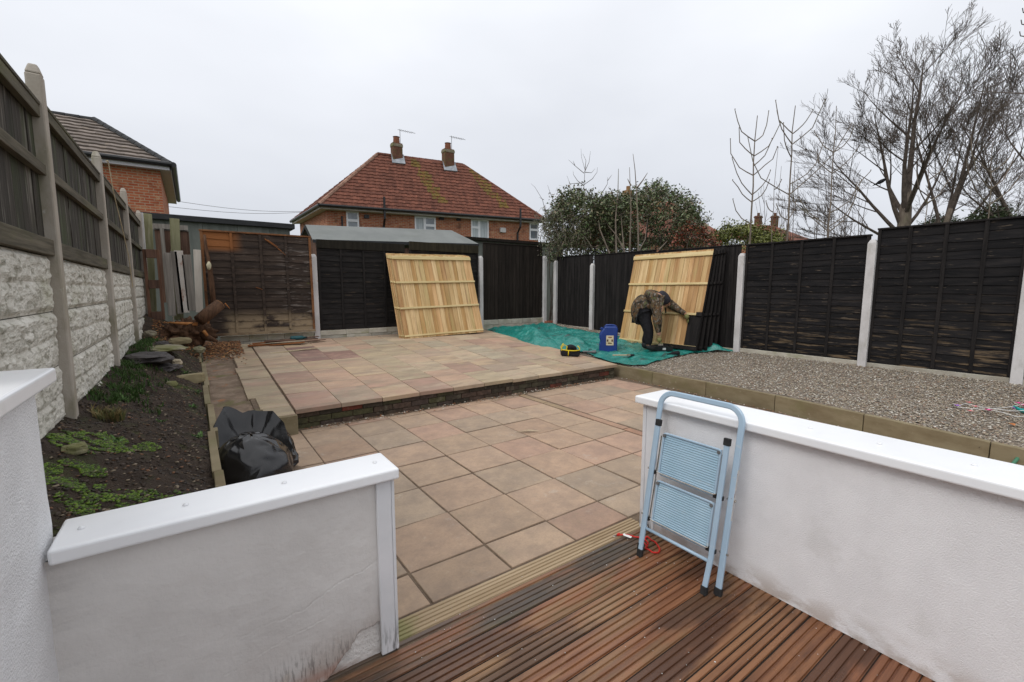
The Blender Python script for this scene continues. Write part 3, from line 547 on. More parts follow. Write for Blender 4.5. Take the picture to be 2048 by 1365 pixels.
# ================================================================== LEFT FENCE: concrete posts, rock-faced boards, old wooden panels
LX = -.625
t = thing('boundary_fence', 'old left boundary fence of rock faced concrete boards under dark weathered wooden panels', 'fence', (LX, 0, 0), rot=(0, R(.4), 0))
posts = [1.52, 3.44, 5.33, 7.23, 9.12]
def post_mb(w=.10, d=.11, h=2.7, z0=.0, cx=0, cy=0, cap=True):
    mb = MB(); a, c = w / 2, d / 2
    if cap: mb.frustum((cx, cy), (a, c), (a, c), z0, h - .05); mb.frustum((cx, cy), (a, c), (a * .55, c * .55), h - .05, h)
    else: mb.box((cx - a, cy - c, z0), (cx + a, cy + c, h))
    return mb
for i, y in enumerate(posts):
    mb = post_mb(.062, .078, 2.58 + (.0, .0, .02, .05, .05)[i], .3, 0.018, y); mb.build('post', CONCL, t, bevel=.008)
for i in range(4):
    ya, yb = posts[i] + .04, posts[i + 1] - .04; ztop = 1.60
    for k in range(4):                                             # rock-faced concrete boards with real relief
        z1 = ztop - .292 * k; z0 = z1 - .288; nu, nv = 150, 34; mb = MB(); vs = []
        for j in range(nv + 1):
            for q in range(nu + 1):
                u = q / nu; v = j / nv; y = ya + (yb - ya) * u; z = z0 + (z1 - z0) * v
                edge = min(1, min(u, 1 - u) * 40, min(v, 1 - v) * 14)
                rowv = (v * 2 + .18 * nz2(y, k, 1.5)) % 1; course = min(1, min(rowv, 1 - rowv) * 6)
                cellx = (u * (yb - ya) / .42 + (.5 if v > .5 else 0)) % 1; vert = min(1, min(cellx, 1 - cellx) * 16)
                n1 = abs(mnoise.fractal(Vector((y * 7, z * 16, i * 7.1 + k)), .8, 2.1, 4)); n2 = mnoise.noise(Vector((y * 4.5, z * 7, k + i * 3)))
                n3 = abs(mnoise.noise(Vector((y * 22, z * 40, i * 5 + k)))); hgt = edge * (.006 + course * vert * (.006 + .006 * n2) + .012 * n1 * course + .003 * n3)
                vs.append((.0 + hgt, y, z))
        mb.add(vs, [(j * (nu + 1) + q, j * (nu + 1) + q + 1, (j + 1) * (nu + 1) + q + 1, (j + 1) * (nu + 1) + q) for j in range(nv) for q in range(nu)])
        mb.box((-.03, ya, z0 - .006), (-.008, yb, z1 + .002), (.5, .5, .45))
        mb.build('concrete_board', ROCKB, t, smooth=False)
    # wooden panel: overlapping vertical boards, three rails
    pt = 2.375 + (.0, .03, .06, .08)[i]; mb = MB(); y = ya
    while y < yb - .02:
        wd = rnd(.095, .11); x = -.02 + rnd(-.004, .004); cg = gray(.65, 1.25)
        mb.box((x, y, 1.60 + rnd(0, .01)), (x + .018, min(y + wd + .012, yb), pt - .04 + rnd(-.01, .01)), cg, 0, random.random(), Matrix.Rotation(rnd(-.0, .0), 4, 'Z')); y += wd
    pn = mb.build('wood_panel', OLDWOOD, t)
    for zz, hh in ((1.605, .085), (2.02, .055), (pt - .065, .06)):
        m2 = MB(); m2.box((.0, ya, zz), (.032, yb, zz + hh), gray(.8, 1.1), 0, random.random()); m2.build('rail', OLDRAIL, pn, bevel=.004)
    m2 = MB(); m2.box((-.03, ya, pt - .005), (.036, yb, pt + .016), gray(.7, .9), 0, random.random()); m2.build('coping', OLDRAIL, pn, bevel=.004)
# string tied to a post
b = MB(); pp = [(.09, 5.36, 2.52), (.10, 5.40, 2.30), (.12, 5.62, 2.0), (.13, 5.85, 1.75), (.12, 6.1, 1.45)]
b.tube(pp, .004, 5); b.tube([(.085, 5.27, 2.52), (.09, 5.33, 2.535), (.085, 5.39, 2.52)], .005, 5); b.build('string', BEIGE, t)

# ================================================================== LAP PANELS AND BACK FENCE
def lap_panel(parent, x0, x1, z0, z1, ms, mf, nslat=15, nbat=3, cap=True, thick=.04, face=-1, wavy=.012, battc=(1, 1, 1), name='lap_panel'):
    """horizontal overlapping wavy-edged slats in the local XZ plane, battens in front; face -1 looks to -Y"""
    mb = MB(); H_ = z1 - z0; ph = H_ / nslat
    for i in range(nslat):
        za = z0 + i * ph - .012; zb = z0 + (i + 1) * ph + .006; c = gray(.75, 1.3); r = random.random(); n = 28; vs = []
        sd = random.random() * 50
        for k in range(n + 1):
            x = x0 + (x1 - x0) * k / n; wv = wavy * mnoise.noise(Vector((x * 2.6, sd, 0))) + wavy * .4 * mnoise.noise(Vector((x * 8, sd, 4)))
            for (dy, zz) in ((.006, zb), (.017, za + wv), (.008, za + wv + .001)): vs.append((x, face * dy, zz))
        mb.add(vs, [(3 * k + q, 3 * k + 3 + q, 3 * k + 4 + q, 3 * k + 1 + q) if face > 0 else (3 * k + 1 + q, 3 * k + 4 + q, 3 * k + 3 + q, 3 * k + q) for k in range(n) for q in (0, 1)], c, 0, r)
    mb.box((x0, -.003, z0), (x1, .003, z1), (.5, .5, .5), 0, .3)
    p = mb.build(name, ms, parent)
    mf = mf or ms; fr = MB()
    f0, f1 = (-.03, -.018) if face < 0 else (.018, .03)
    xs_ = [x0 + .022] + [x0 + (x1 - x0) * (k + 1) / (nbat + 1) for k in range(nbat)] + [x1 - .022]
    for k, xx in enumerate(xs_): fr.box((xx - .02, f0, z0), (xx + .02, f1, z1), battc, 0, random.random())
    fr.build('batten', mf, p, bevel=.003)
    if cap:
        c2 = MB(); c2.box((x0 - .005, -.035, z1 - .005), (x1 + .005, .035, z1 + .018), battc, 0, random.random()); c2.build('capping', mf, p, bevel=.003)
    return p
def board_panel(parent, x0, x1, z0, z1, m, wd=.10, face=-1, name='board_panel', zslope=0):
    mb = MB(); x = x0
    while x < x1 - .01:
        xb = min(x + wd, x1); r = random.random(); y0, y1 = (face * .004, face * .018)
        zt = z1 + zslope * (x - x0)
        mb.add([(x, face * .006, z0), (xb + .008, face * .017, z0), (xb + .008, face * .017, zt), (x, face * .006, zt), (x, 0, z0), (x, 0, zt)], [(0, 1, 2, 3) if face < 0 else (3, 2, 1, 0)], gray(.8, 1.25), 0, r)
        mb.box((x, -.006, z0), (xb, .002, zt), gray(.8, 1.2), 0, r); mb.box((xb - .006, min(0, face * .018), z0), (xb + .004, max(0, face * .018), zt), gray(.5, .8), 0, r)
        x = xb
    p = mb.build(name, m, parent)
    c2 = MB(); c2.box((x0, -.03, z1 - .0), (x1, .03, z1 + .02)) if not zslope else None
    if c2.v: c2.build('capping', m, p, bevel=.003)
    return p
BY = 9.14
t = thing('back_fence', 'black stained back fence with pale concrete posts behind the upper patio', 'fence', (0, BY, 0))
for (xx, z0, h, m) in ((1.905, .3, 1.98 + .1, CONCW), (3.76, .3, 2.15, CONCL), (5.56, .3, 2.20, CONCW), (7.50, .3, 2.28, CONCW)):
    mb = post_mb(.095, .10, h, z0, xx, -.02); mb.build('post', m, t, bevel=.006)
lap_panel(t, 1.97, 3.70, .66, 2.28, BLACKH, BLACKV, 16, 3, cap=False)
m2 = MB(); m2.box((1.97, -.04, 2.20), (3.70, .0, 2.36), (.9, 1, .9)); m2.build('header_board', DKBROWN, t, bevel=.003)
lap_panel(t, 3.81, 5.50, .66, 2.34, BLACKH, BLACKV, 16, 3, cap=False)
m2 = MB(); m2.box((3.81, -.045, 2.25), (5.50, .0, 2.43), (1.4, 1.5, 1.1)); m2.build('header_board', DKBROWN, t, bevel=.003)
board_panel(t, 5.64, 7.43, .70, 2.50, DKBROWN, .105)
for xa, xb, z0, z1 in ((.35, 1.87, .40, .63), (1.96, 3.72, .44, .64), (3.80, 5.52, .44, .66), (5.62, 7.46, .46, .69)):
    mb = MB(); h = (z1 - z0) / 2
    for q in range(2):
        x = xa
        while x < xb - .05:
            xe = min(x + rnd(.25, .5), xb); mb.box((x, -.03 + rnd(-.004, .004), z0 + q * h), (xe - .004, .03, z0 + (q + 1) * h - .005), gray(.85, 1.15), 0, random.random()); x = xe
    mb.build('gravel_board', GBOARD, t, bevel=.006)

# orange and brown weathered panel, slightly out of line
t = thing('fence_panel', 'weathered brown lap panel with an orange upper left corner, left of the black fence', 'fence panel', (0, 9.0, 0), rot=(R(-1), 0, 0))
pz0, pz1 = .66, 2.38
mb = MB(); ns = 15; ph = (pz1 - pz0) / ns; xa, xb = .17, 1.85
for i in range(ns):
    za, zb = pz0 + i * ph - .012, pz0 + (i + 1) * ph + .006; n = 40; vs = []; sd = random.random() * 40; c = gray(.7, 1.3); r = random.random()
    for k in range(n + 1):
        x = xa + (xb - xa) * k / n; wv = .014 * mnoise.noise(Vector((x * 2.6, sd, 0)))
        vs += [(x, -.006, zb), (x, -.018, za + wv), (x, -.009, za + wv)]
    bI = len(mb.v); mb.v += vs
    for k in range(n):
        x = xa + (xb - xa) * (k + .5) / n; lim = .38 + .12 * nz2(x, i, 3); org = (i >= ns - 3 + (1 if x > .45 else 0) + int(2 * max(0, x - .62 - .1 * nz2(i, 3, 2)) * 6))
        for q in (0, 1): mb.f.append((bI + 3 * k + 1 + q, bI + 3 * k + 4 + q, bI + 3 * k + 3 + q, bI + 3 * k + q)); mb.m.append(0); mb.c.append((*c, r))
mb.box((xa, -.003, pz0), (xb, .003, pz1), (.5, .5, .5), 0, .2)
pn = mb.build('slats', [WEATHER, ORANGEW], t)
for k, (xx, m) in enumerate(((.19, ORANGEF), (.60, WEATHER), (1.03, WEATHER), (1.43, WEATHER), (1.83, ORANGEF))):
    m2 = MB(); m2.box((xx - .02, -.035, pz0), (xx + .02, -.019, pz1), (1, 1, 1), 0, random.random()); m2.build('batten', m, t, bevel=.003)
for q0_, q1_, r_ in (((1.10, -.03, 2.30), (1.36, -.04, 2.10), .010), ((1.14, -.03, 2.28), (1.30, -.045, 2.17), .012), ((1.30, -.035, 2.14), (1.42, -.04, 2.03), .006), ((.92, -.03, 1.46), (1.02, -.035, 1.42), .006)):
    m2 = MB(); m2.tube([q0_, q1_], [r_, .003], 5); m2.build('splinter', ORANGEW, t)
m2 = MB(); m2.box((xa - .01, -.04, pz1 - .01), (xb + .01, .02, pz1 + .016)); m2.build('capping', ORANGEF, t, bevel=.003)
m2 = MB(); m2.box((xa, -.04, pz0 - .02), (xb, -.018, pz0 + .025), (2.2, 2.0, 1.6)); m2.build('bottom_rail', WEATHER, t, bevel=.003)

# ================================================================== RIGHT FENCE
RX = 7.67
t = thing('right_fence', 'black horizontal lap fence with concrete posts along the gravel bed on the right', 'fence', (RX, 0, 0), R(90))
# local x runs towards +Y of the garden, local -y faces -X: use face=+1 (towards -X)
rp_ = [(.78, .05, 1.80), (2.24, .1, 2.10), (4.03, .1, 2.03), (5.77, .1, 2.02), (7.52, .1, 2.02), (8.82, .1, 2.15), (-.7, .05, 1.6)]
for yy, z0, h in rp_: mb = post_mb(.10, .10, h, z0, yy, .03); mb.build('post', CONCW, t, bevel=.006)
lap_panel(t, 2.275, 3.985, .43, 2.16, BLACKHW, BLACKV, 18, 3, face=1)
lap_panel(t, .82, 2.20, .42, 2.23, BLACKHW, BLACKV, 17, 3, face=1)
lap_panel(t, -.66, .745, .42, 2.23, BLACKHW, BLACKV, 17, 3, face=1)
board_panel(t, 4.07, 5.73, .38, 2.17, BLACKV, .1, face=1); board_panel(t, 5.81, 7.48, .45, 2.20, BLACKV, .1, face=1); board_panel(t, 7.56, 8.80, .5, 2.22, BLACKV, .1, face=1); 
for xa, xb, z0, z1 in ((-.65, .74, .12, .40), (.83, 2.19, .2, .41), (2.30, 3.98, .28, .42), (4.08, 5.72, .3, .40), (5.82, 7.47, .38, .47), (7.57, 8.78, .42, .52)):
    mb = MB(); mb.box((xa, -.02, z0 - .15), (xb, .03, z1), gray(.9, 1.1), 0, random.random()); mb.build('gravel_board', GBOARD, t, bevel=.005)

# ================================================================== NEW AND STAINED LOOSE PANELS
def new_panel(name, label, cat, Wd, Hh, lean, loc, rotz, mats, front=True, group=None, stained=False, rails=(0.02, .34, .645, .935)):
    """close-board panel: boards behind, four rails in front; local x along, z up, -y faces out"""
    t_ = thing(name, label, cat, loc, group=group); t_.rotation_euler = Matrix.Rotation(rotz, 3, 'Z').to_4x4().to_euler()
    t_.rotation_euler = (Matrix.Rotation(rotz, 4, 'Z') @ Matrix.Rotation(lean, 4, 'X')).to_euler()
    mb = MB(); x = 0
    while x < Wd - .01:
        wd = .098 + rnd(-.006, .006); xb = min(x + wd, Wd); r = random.random()
        if stained: c = gray(.8, 1.2)
        else: c = random.choice([(1.05, 1.02, .95), (.97, .95, .85), (1.05, .9, .78), (.92, .85, .74), (1.1, 1.06, 1.0), (.95, 1.0, .8), (.75, .60, .48), (.82, .68, .5)])
        mb.box((x + .0025, .0 + (.004 if int(x / .098) % 2 else 0), .0), (xb - .0025, .014 + (.004 if int(x / .098) % 2 else 0), Hh - .004), c, 0, r); x = xb
    mb.box((.004, .0105, .004), (Wd - .004, .0135, Hh - .01), (.25, .2, .15), 0, .1)
    mb.build('boards', mats[0], t_)
    for k, q in enumerate(rails):
        m2 = MB(); hh = .04 if 0 < k < 3 else (.075 if k == 3 else .035)
        m2.box((0, -.028 if k else -.012, q * Hh), (Wd, -.001, q * Hh + hh), gray(.92, 1.08) if not stained else gray(.8, 1.2), 0, random.random()); m2.build('rail', mats[1], t_, bevel=.003)
    return t_
PL_ = ['front panel of the new pine pile leaning on the black back fence', 'second new pine panel, edge just behind the front one of the back fence pile', 'third new pine panel from the front of the back fence pile', 'rearmost new pine panel, directly against the back fence']
for i in range(4):
    new_panel('fence_panel', PL_[i], 'fence panel', 1.84, 1.77, -R(17.5 - .5 * i), (3.385 - .022 * i, 8.43 + .048 * i, UZ(4, 8.45) - .004 + .004 * i), R(.5), (NEWWOOD, NEWRAIL), group='new pine fence panels leaning in a pile').rotation_euler.y += -R(1.3)
PR_ = [None, 'black stained panel directly behind the pine panel being painted', 'second black stained panel of the row behind the pine one', 'third black stained panel of the row behind the pine one', 'last black stained panel, nearest the right fence']
t = new_panel('fence_panel', 'new pine panel behind the bending person, lower right boards painted black', 'fence panel', 1.73, 1.80, -R(13.5), (7.03, 6.15, .375), -R(90), (NEWWOOD, NEWRAIL))
mb = MB(); mb.box((1.475, -.004, -.002), (1.732, .001, .625)); mb.box((1.62, -.031, .60), (1.733, .001, .67)); mb.box((1.05, -.0155, -.004), (1.733, -.0, .066)); mb.box((1.728, -.03, .0), (1.735, .016, 1.8)); mb.build('wet_stain', BLACKV, t)
for i in range(1, 5):
    new_panel('fence_panel', PR_[i], 'fence panel', 1.74, 1.80, -R(13.5 - 2.2 * i), (7.03 + .10 * i, 6.15 - .03 * i, .365), -R(90), (BLACKV, BLACKV), group='black stained panels drying against the right fence', stained=True)

# ================================================================== TARPAULIN
near = [(963, 664), (1010, 690), (1060, 701), (1120, 704), (1172, 709), (1212, 723), (1250, 731), (1288, 733), (1330, 720), (1380, 709), (1425, 706), (1466, 705)]
far = [(1000, 655), (1045, 648), (1085, 650), (1110, 654), (1150, 662), (1190, 668), (1225, 676), (1262, 682), (1300, 686), (1350, 690), (1420, 696), (1462, 699)]
def interp(c, t_):
    k = t_ * (len(c) - 1); i = min(int(k), len(c) - 2); f = k - i; f = f * f * (3 - 2 * f) * .3 + f * .7
    return c[i].lerp(c[i + 1], f)
ncv = [onf(*p, GZ) for p in near]; fcv = [onf(*p, GZ) for p in far]
for p in fcv: p.x = min(p.x, 7.55); p.y = min(p.y, 8.95)
b = MB(); nu, nv = 280, 110; vs = []
for j in range(nv + 1):
    for i in range(nu + 1):
        u, v = i / nu, j / nv; p = interp(ncv, u).lerp(interp(fcv, u), v)
        p.x += .03 * nz2(p.y, v, 5) * (1 - v); 
        fold = .10 * abs(nz2(p.x * 1.3 + p.y * .8, p.y * .6 - p.x, 1.7)) + .045 * abs(nz2(p.x * .6 + p.y, p.y * .4 - p.x, 4.5)) + .02 * abs(nz2(p.x, p.y, 11)) + .006 * nz2(p.x, p.y, 24)
        ridge = .20 * math.exp(-((u - .16) / .10) ** 2) * math.exp(-((v - .35 - .3 * nz2(u, 0, 6)) / .22) ** 2) + .16 * math.exp(-((u - .33) / .05) ** 2) * math.exp(-((v - .2) / .25) ** 2) + .10 * math.exp(-((u - .93) / .04) ** 2)
        edge = min(1, v * 6) * .7 + .3
        vs.append((p.x, p.y, GZ(p.x, p.y) + .012 + (fold + ridge) * edge))
b.add(vs, [(j * (nu + 1) + i, j * (nu + 1) + i + 1, (j + 1) * (nu + 1) + i + 1, (j + 1) * (nu + 1) + i) for j in range(nv) for i in range(nu)])
tag(b.build('tarpaulin', TARP, smooth=True), 'crumpled teal green tarpaulin spread on the gravel under the painting work', 'tarpaulin')

# ================================================================== BLUE JERRY CAN
p = onf(1217, 707, GZ); t = thing('jerry_can', 'blue plastic jerry can with a pale label standing on the teal tarp', 'jerry can', (p.x, p.y, GZ(p.x, p.y) + .02), -YAW - R(8))
prof = [(-.155, .0), (.13, .0), (.142, .015), (.145, .33), (.15, .42), (.14, .455), (.11, .475), (-.07, .475), (-.085, .465), (-.09, .445), (-.13, .40), (-.168, .33), (-.172, .26), (-.155, .22), (-.155, .19), (-.17, .15), (-.172, .02)]
def extr(mb, pr, y0, y1, inset=.02, col=(1, 1, 1)):
    cx = sum(q[0] for q in pr) / len(pr); cz = sum(q[1] for q in pr) / len(pr); n = len(pr); vs = []
    for y, k in ((y0, 1), (y0 + inset * .8, 0), (y1 - inset * .8, 0), (y1, 1)):
        for q in pr:
            dx, dz = cx - q[0], cz - q[1]; l = math.hypot(dx, dz); f = k * inset / l; vs.append((q[0] + dx * f, y, q[1] + dz * f))
    fs = [(r_ * n + i, r_ * n + (i + 1) % n, (r_ + 1) * n + (i + 1) % n, (r_ + 1) * n + i) for r_ in range(3) for i in range(n)]
    mb.add(vs, fs + [tuple(range(n))[::-1], tuple(range(3 * n, 4 * n))], col)
b = MB(); extr(b, prof, -.11, .11, .018); b.build('can_body', CANB, t, bevel=.006)
b = MB(); b.tube([(-.085, 0, .455), (-.05, 0, .492), (.02, 0, .497), (.10, 0, .488), (.135, 0, .455)], .016, 8); b.build('handle', CANB, t, smooth=True)
b = MB(); b.box((-.055, -.1135, .14), (.075, -.111, .315)); lb = b.build('label_sheet', LABELM, t)
b = MB(); b.box((-.045, -.1148, .205), (-.015, -.1138, .245)); b.box((.037, -.1148, .205), (.067, -.1138, .245)); b.box((-.02, -.1148, .165), (.045, -.1138, .185), (1.2, 1.6, .9)); b.box((-.02, -.1148, .275), (.045, -.1138, .295), (2, 1.4, .8)); b.build('label_print', BROWNW, lb)
b = MB(); b.tube([(-.12, 0, .415), (-.145, 0, .445)], .027, 12); b.build('screw_cap', CANB, t, bevel=.003)

# ================================================================== PERSON
PXM = 111.5; PR = Vector((6.68, 5.13, .0)); PR.z = GZ(PR.x, PR.y) + .055
t = thing('person', 'person bending over in camouflage jacket, dark trousers and hood, painting the pine panel', 'person', PR, -YAW)
def skin(name, chains, m, parent, sub=2):
    """chains: lists of (x, y, z, r); first point of the first chain is the root; points shared by position weld"""
    me = bpy.data.meshes.new(name); vs = []; es = []; rs = []; idx = {}
    for ch in chains:
        pv = None
        for q in ch:
            k = tuple(round(c, 4) for c in q[:3])
            if k not in idx: idx[k] = len(vs); vs.append(q[:3]); rs.append(q[3])
            if pv is not None and pv != idx[k]: es.append((pv, idx[k]))
            pv = idx[k]
    me.from_pydata(vs, es, []); me.materials.append(m)
    o = bpy.data.objects.new(name, me); COL.objects.link(o); o.parent = parent
    sk = o.modifiers.new('skin', 'SKIN'); sk.use_smooth_shade = True
    sv = me.skin_vertices[0].data if me.skin_vertices else None
    if sv is None:
        bpy.context.view_layer.objects.active = o; bpy.ops.object.select_all(action='DESELECT'); o.select_set(True); bpy.ops.mesh.customdata_skin_add(); sv = me.skin_vertices[0].data
    for i, r_ in enumerate(rs): sv[i].radius = r_ if hasattr(r_, '__len__') else (r_, r_)
    sv[0].use_root = True
    sb = o.modifiers.new('sub', 'SUBSURF'); sb.levels = sub; sb.render_levels = sub
    return o
hip = (-.19, 0, .70, .15)
hw = onx(1378, 632, 7.15); hl = Vector((hw.x - PR.x, hw.y - PR.y, hw.z - PR.z)); hl = Matrix.Rotation(YAW, 3, 'Z') @ hl; hl.y -= .03
neck = (.13, .0, .95, .07); head = (.235, -.01, .86, .095)
LEGR = [(-.15, -.11, .62, .09), (-.06, -.14, .34, .062), (-.05, -.12, .06, .042)]; LEGL = [(-.15, .11, .62, .09), (.03, .13, .35, .062), (-.06, .13, .06, .042)]
SHR = (.04, -.19, .88, .10); ELR = (.04, -.27, .56, .068); WRR = (.085, -.26, .27, .034)
SHL = (.17, .19, .92, .10); ELL = (.47, .30, .79, .068); WRL = (hl.x - .07, hl.y, hl.z + .03, .032)
spine = [(-.16, 0, .80, .16), (-.05, 0, .865, .185), (.06, 0, .895, .175)]
skin('body', [[hip] + spine + [neck, (.185, -.005, .905, .06), head, (.295, -.01, .785, .068)], [head, (.345, -.012, .80, .016)], [hip] + LEGR + [(.0, -.12, .04, .026)], [hip] + LEGL + [(-.02, .13, .04, .026)], [spine[2], SHR, ELR, WRR], [spine[2], SHL, ELL, WRL]], SKIN, t)
J = lambda q, d: (q[0], q[1], q[2], q[3] + d * 1.5)
skin('jacket', [[(-.15, -.01, .44, .085), (-.185, 0, .55, .145), (-.20, 0, .68, .18), (-.18, 0, .79, .19)] + [J(q, .03) for q in spine[1:]] + [(.12, 0, .965, .10)], [J(spine[2], .03), J(SHR, .025), (.03, -.24, .72, .072), J(ELR, .022), (.06, -.265, .40, .058), (.08, -.26, .31, .052)],
               [J(spine[2], .03), J(SHL, .02), (.34, .26, .89, .072), J(ELL, .02), (ELL[0] * .45 + WRL[0] * .55, ELL[1] * .45 + WRL[1] * .55, ELL[2] * .45 + WRL[2] * .55, .055), (WRL[0] - .02, WRL[1], WRL[2] + .01, .048)]], CAMO, t)
skin('trousers', [[(-.19, 0, .66, .15), J(LEGR[0], .02), J(LEGR[1], .022), (-.05, -.12, .08, .06)], [(-.19, 0, .66, .13), J(LEGL[0], .02), J(LEGL[1], .022), (-.06, .13, .08, .06)]], DARKC, t)
skin('boot', [[(-.05, -.12, .13, .062), (-.05, -.12, .045, .062), (.02, -.122, .04, .056), (.11, -.125, .03, .044)]], RUBBER, t, 1); skin('boot', [[(-.06, .13, .13, .062), (-.06, .13, .045, .062), (.01, .132, .04, .056), (.09, .135, .03, .044)]], RUBBER, t, 1)
skin('hood', [[(.10, -.0, .985, .11), (.17, -.01, .955, .135), (.235, -.015, .88, .140), (.26, -.015, .80, .108)]], HOODM, t)
b = MB(); n = 14; vs = [(.25, -.02, .755)]                       # peak of the cap
for k in range(n): a = math.pi * k / (n - 1); vs.append((.25 + .02 * math.cos(a) + .06 * math.sin(a) * .2, -.02 + .095 * math.cos(a), .765 - .11 * math.sin(a)))
b.add(vs, [(0, 1 + k, 2 + k) for k in range(n - 1)]); o = b.build('cap_peak', DARKC, t); sd = o.modifiers.new('s', 'SOLIDIFY'); sd.thickness = .01
def hand(W_, F_, U_, name, curl=.6):
    W_, F_, U_ = Vector(W_), Vector(F_).normalized(), Vector(U_).normalized(); Sd = F_.cross(U_).normalized(); U_ = Sd.cross(F_)
    mb_chains = [[(*W_, .036), (*(W_ + F_ * .05), .046), (*(W_ + F_ * .088), .042)]]
    o = skin(name, mb_chains, GLOVE, t, 2)
    for k in range(4):
        L_ = (.062, .072, .068, .055)[k]; base = W_ + F_ * .095 + Sd * (.033 - .022 * k); a1 = base + (F_ * math.cos(curl) - U_ * math.sin(curl)) * L_ * .5; a2 = a1 + (F_ * math.cos(curl * 2) - U_ * math.sin(curl * 2)) * L_ * .5
        f_ = skin('finger', [[(*base, .0125), (*a1, .0115), (*a2, .010)]], GLOVE, o, 1)
    base = W_ + F_ * .03 + Sd * .03; skin('thumb', [[(*base, .012), (*(base + Sd * .022 + F_ * .022 - U_ * .008), .011), (*(base + Sd * .02 + F_ * .05 - U_ * .02), .0095)]], GLOVE, o, 1)
hand((.085, -.26, .25), (.12, 0, -1), (-1, -.2, 0), 'glove', .9)
hand((WRL[0], WRL[1], WRL[2]), (hl.x - WRL[0] + .05, 0, -.25), (0, -.1, 1), 'glove', .35)
# brush in the hand, paint tray
pb = PR + Matrix.Rotation(-YAW, 3, 'Z') @ Vector((.11, -.27, .19))
t2 = thing('paint_brush', 'wide paint brush held by the person over the dark tray', 'paint brush', pb, -YAW)
b = MB(); b.tube([(-.01, 0, .05), (.0, 0, .0), (.01, 0, -.05)], [.009, .013, .011], 8); b.build('handle', BEIGE, t2, smooth=True)
b = MB(); b.box((-.035, -.012, -.085), (.045, .012, -.05)); b.build('ferrule', CHROME, t2, bevel=.002); b = MB(); b.box((-.034, -.011, -.135), (.044, .011, -.085)); b.build('bristles', DARKC, t2, bevel=.003)
pt = onf(1322, 703, GZ); t2 = thing('paint_tray', 'black paint tray full of dark stain on the tarp at the person\'s feet', 'paint tray', (6.72, 4.83, GZ(6.72, 4.83) + .05), -YAW)
p2 = onz(1324, 701, GZ(6.72, 4.83) + .05); t2.location = p2
b = MB(); w_, d_, h_ = .165, .12, .085
b.add([(-w_ * .9, -d_ * .9, 0), (w_ * .9, -d_ * .9, 0), (w_ * .9, d_ * .9, 0), (-w_ * .9, d_ * .9, 0), (-w_, -d_, h_), (w_, -d_, h_), (w_, d_, h_), (-w_, d_, h_), (-w_ + .014, -d_ + .014, h_), (w_ - .014, -d_ + .014, h_), (w_ - .014, d_ - .014, h_), (-w_ + .014, d_ - .014, h_), (-w_ * .85, -d_ * .85, .012), (w_ * .85, -d_ * .85, .012), (w_ * .85, d_ * .85, .012), (-w_ * .85, d_ * .85, .012)],
      [(0, 3, 2, 1)] + [(i, (i + 1) % 4, 4 + (i + 1) % 4, 4 + i) for i in range(4)] + [(4 + i, 4 + (i + 1) % 4, 8 + (i + 1) % 4, 8 + i) for i in range(4)] + [(8 + i, 8 + (i + 1) % 4, 12 + (i + 1) % 4, 12 + i) for i in range(4)] + [(12, 13, 14, 15)])
b.build('tray', BLACKP, t2); b = MB(); b.box((-w_ * .9, -d_ * .9, .03), (w_ * .9, d_ * .9, .045)); b.build('stain', DARKC, t2)
b = MB(); b.box((-.03, -d_ - .002, .022), (.025, -d_ + .004, .058)); b.build('sticker', PAPER, t2)
# second brush on the tarp, black glove on gravel edge
p = onf(1188, 712, GZ); t2 = thing('paint_brush', 'long handled brush lying on the tarp beside the blue can', 'paint brush', (p.x + .25, p.y - .25, GZ(p.x, p.y) + .07), -YAW + R(2))
p = onz(1245, 711, GZ(6, 5.4) + .06); t2.location = p
b = MB(); b.box((-.17, -.012, -.008), (.08, .012, .012)); b.build('handle', BEIGE, t2, bevel=.006); b = MB(); b.box((.08, -.03, -.01), (.13, .03, .016)); b.build('ferrule', CHROME, t2); b = MB(); b.box((.13, -.032, -.012), (.20, .034, .014)); b.build('bristles', DARKC, t2)
p = onf(1348, 714, GZ); o = skin('work_glove', [[(0, 0, .03, .035), (.06, 0, .035, .045), (.10, .01, .03, .035)], [(0, 0, .03, .035), (-.07, .01, .02, .014), (-.12, .02, .012, .010)]], DARKC, None, 1)
o.location = (p.x, p.y, GZ(p.x, p.y) + .03); o.rotation_euler.z = -YAW; tag(o, 'crumpled dark work glove on the front edge of the tarp', 'glove')
# scraps lying on the tarp
# ------------------------------------------------------------------ tool bag and hand tool on the upper patio
p = onf(1140, 712, UZ); t = thing('tool_bag', 'small black tool bag with yellow straps on the patio corner', 'tool bag', (p.x, p.y, UZ(p.x, p.y) + .002), -YAW)
b = MB(); b.frustum((0, 0), (.155, .10), (.165, .10), 0, .10); b.build('bag_body', DARKC, t, bevel=.02)
skin('bag_top', [[(-.06, 0, .10, .07), (.0, 0, .16, .06), (.06, .01, .14, .05), (.11, 0, .10, .045)]], DARKC, t, 2)
for pts in ([(-.14, -.07, .04), (-.155, -.05, .14), (-.11, -.05, .20), (-.06, -.06, .17), (-.08, -.09, .09)], [(-.15, -.10, .12), (-.05, -.112, .105), (.06, -.112, .10), (.15, -.10, .11)], [(.12, -.06, .18), (.155, -.06, .14), (.15, -.09, .10)], [(-.12, -.03, .22), (-.16, -.02, .16), (-.15, -.06, .08)], [(-.04, -.113, .105), (-.045, -.116, .02)]):
    b = MB(); b.tube(pts, .009, 6); b.build('strap', YELLOW, t, smooth=True)
p = onf(1180, 708, UZ); t = thing('hand_torch', 'dark grey hand torch lying beside the tool bag on the patio edge', 'torch', (p.x, p.y, UZ(p.x, p.y) + .035), -YAW - R(12))
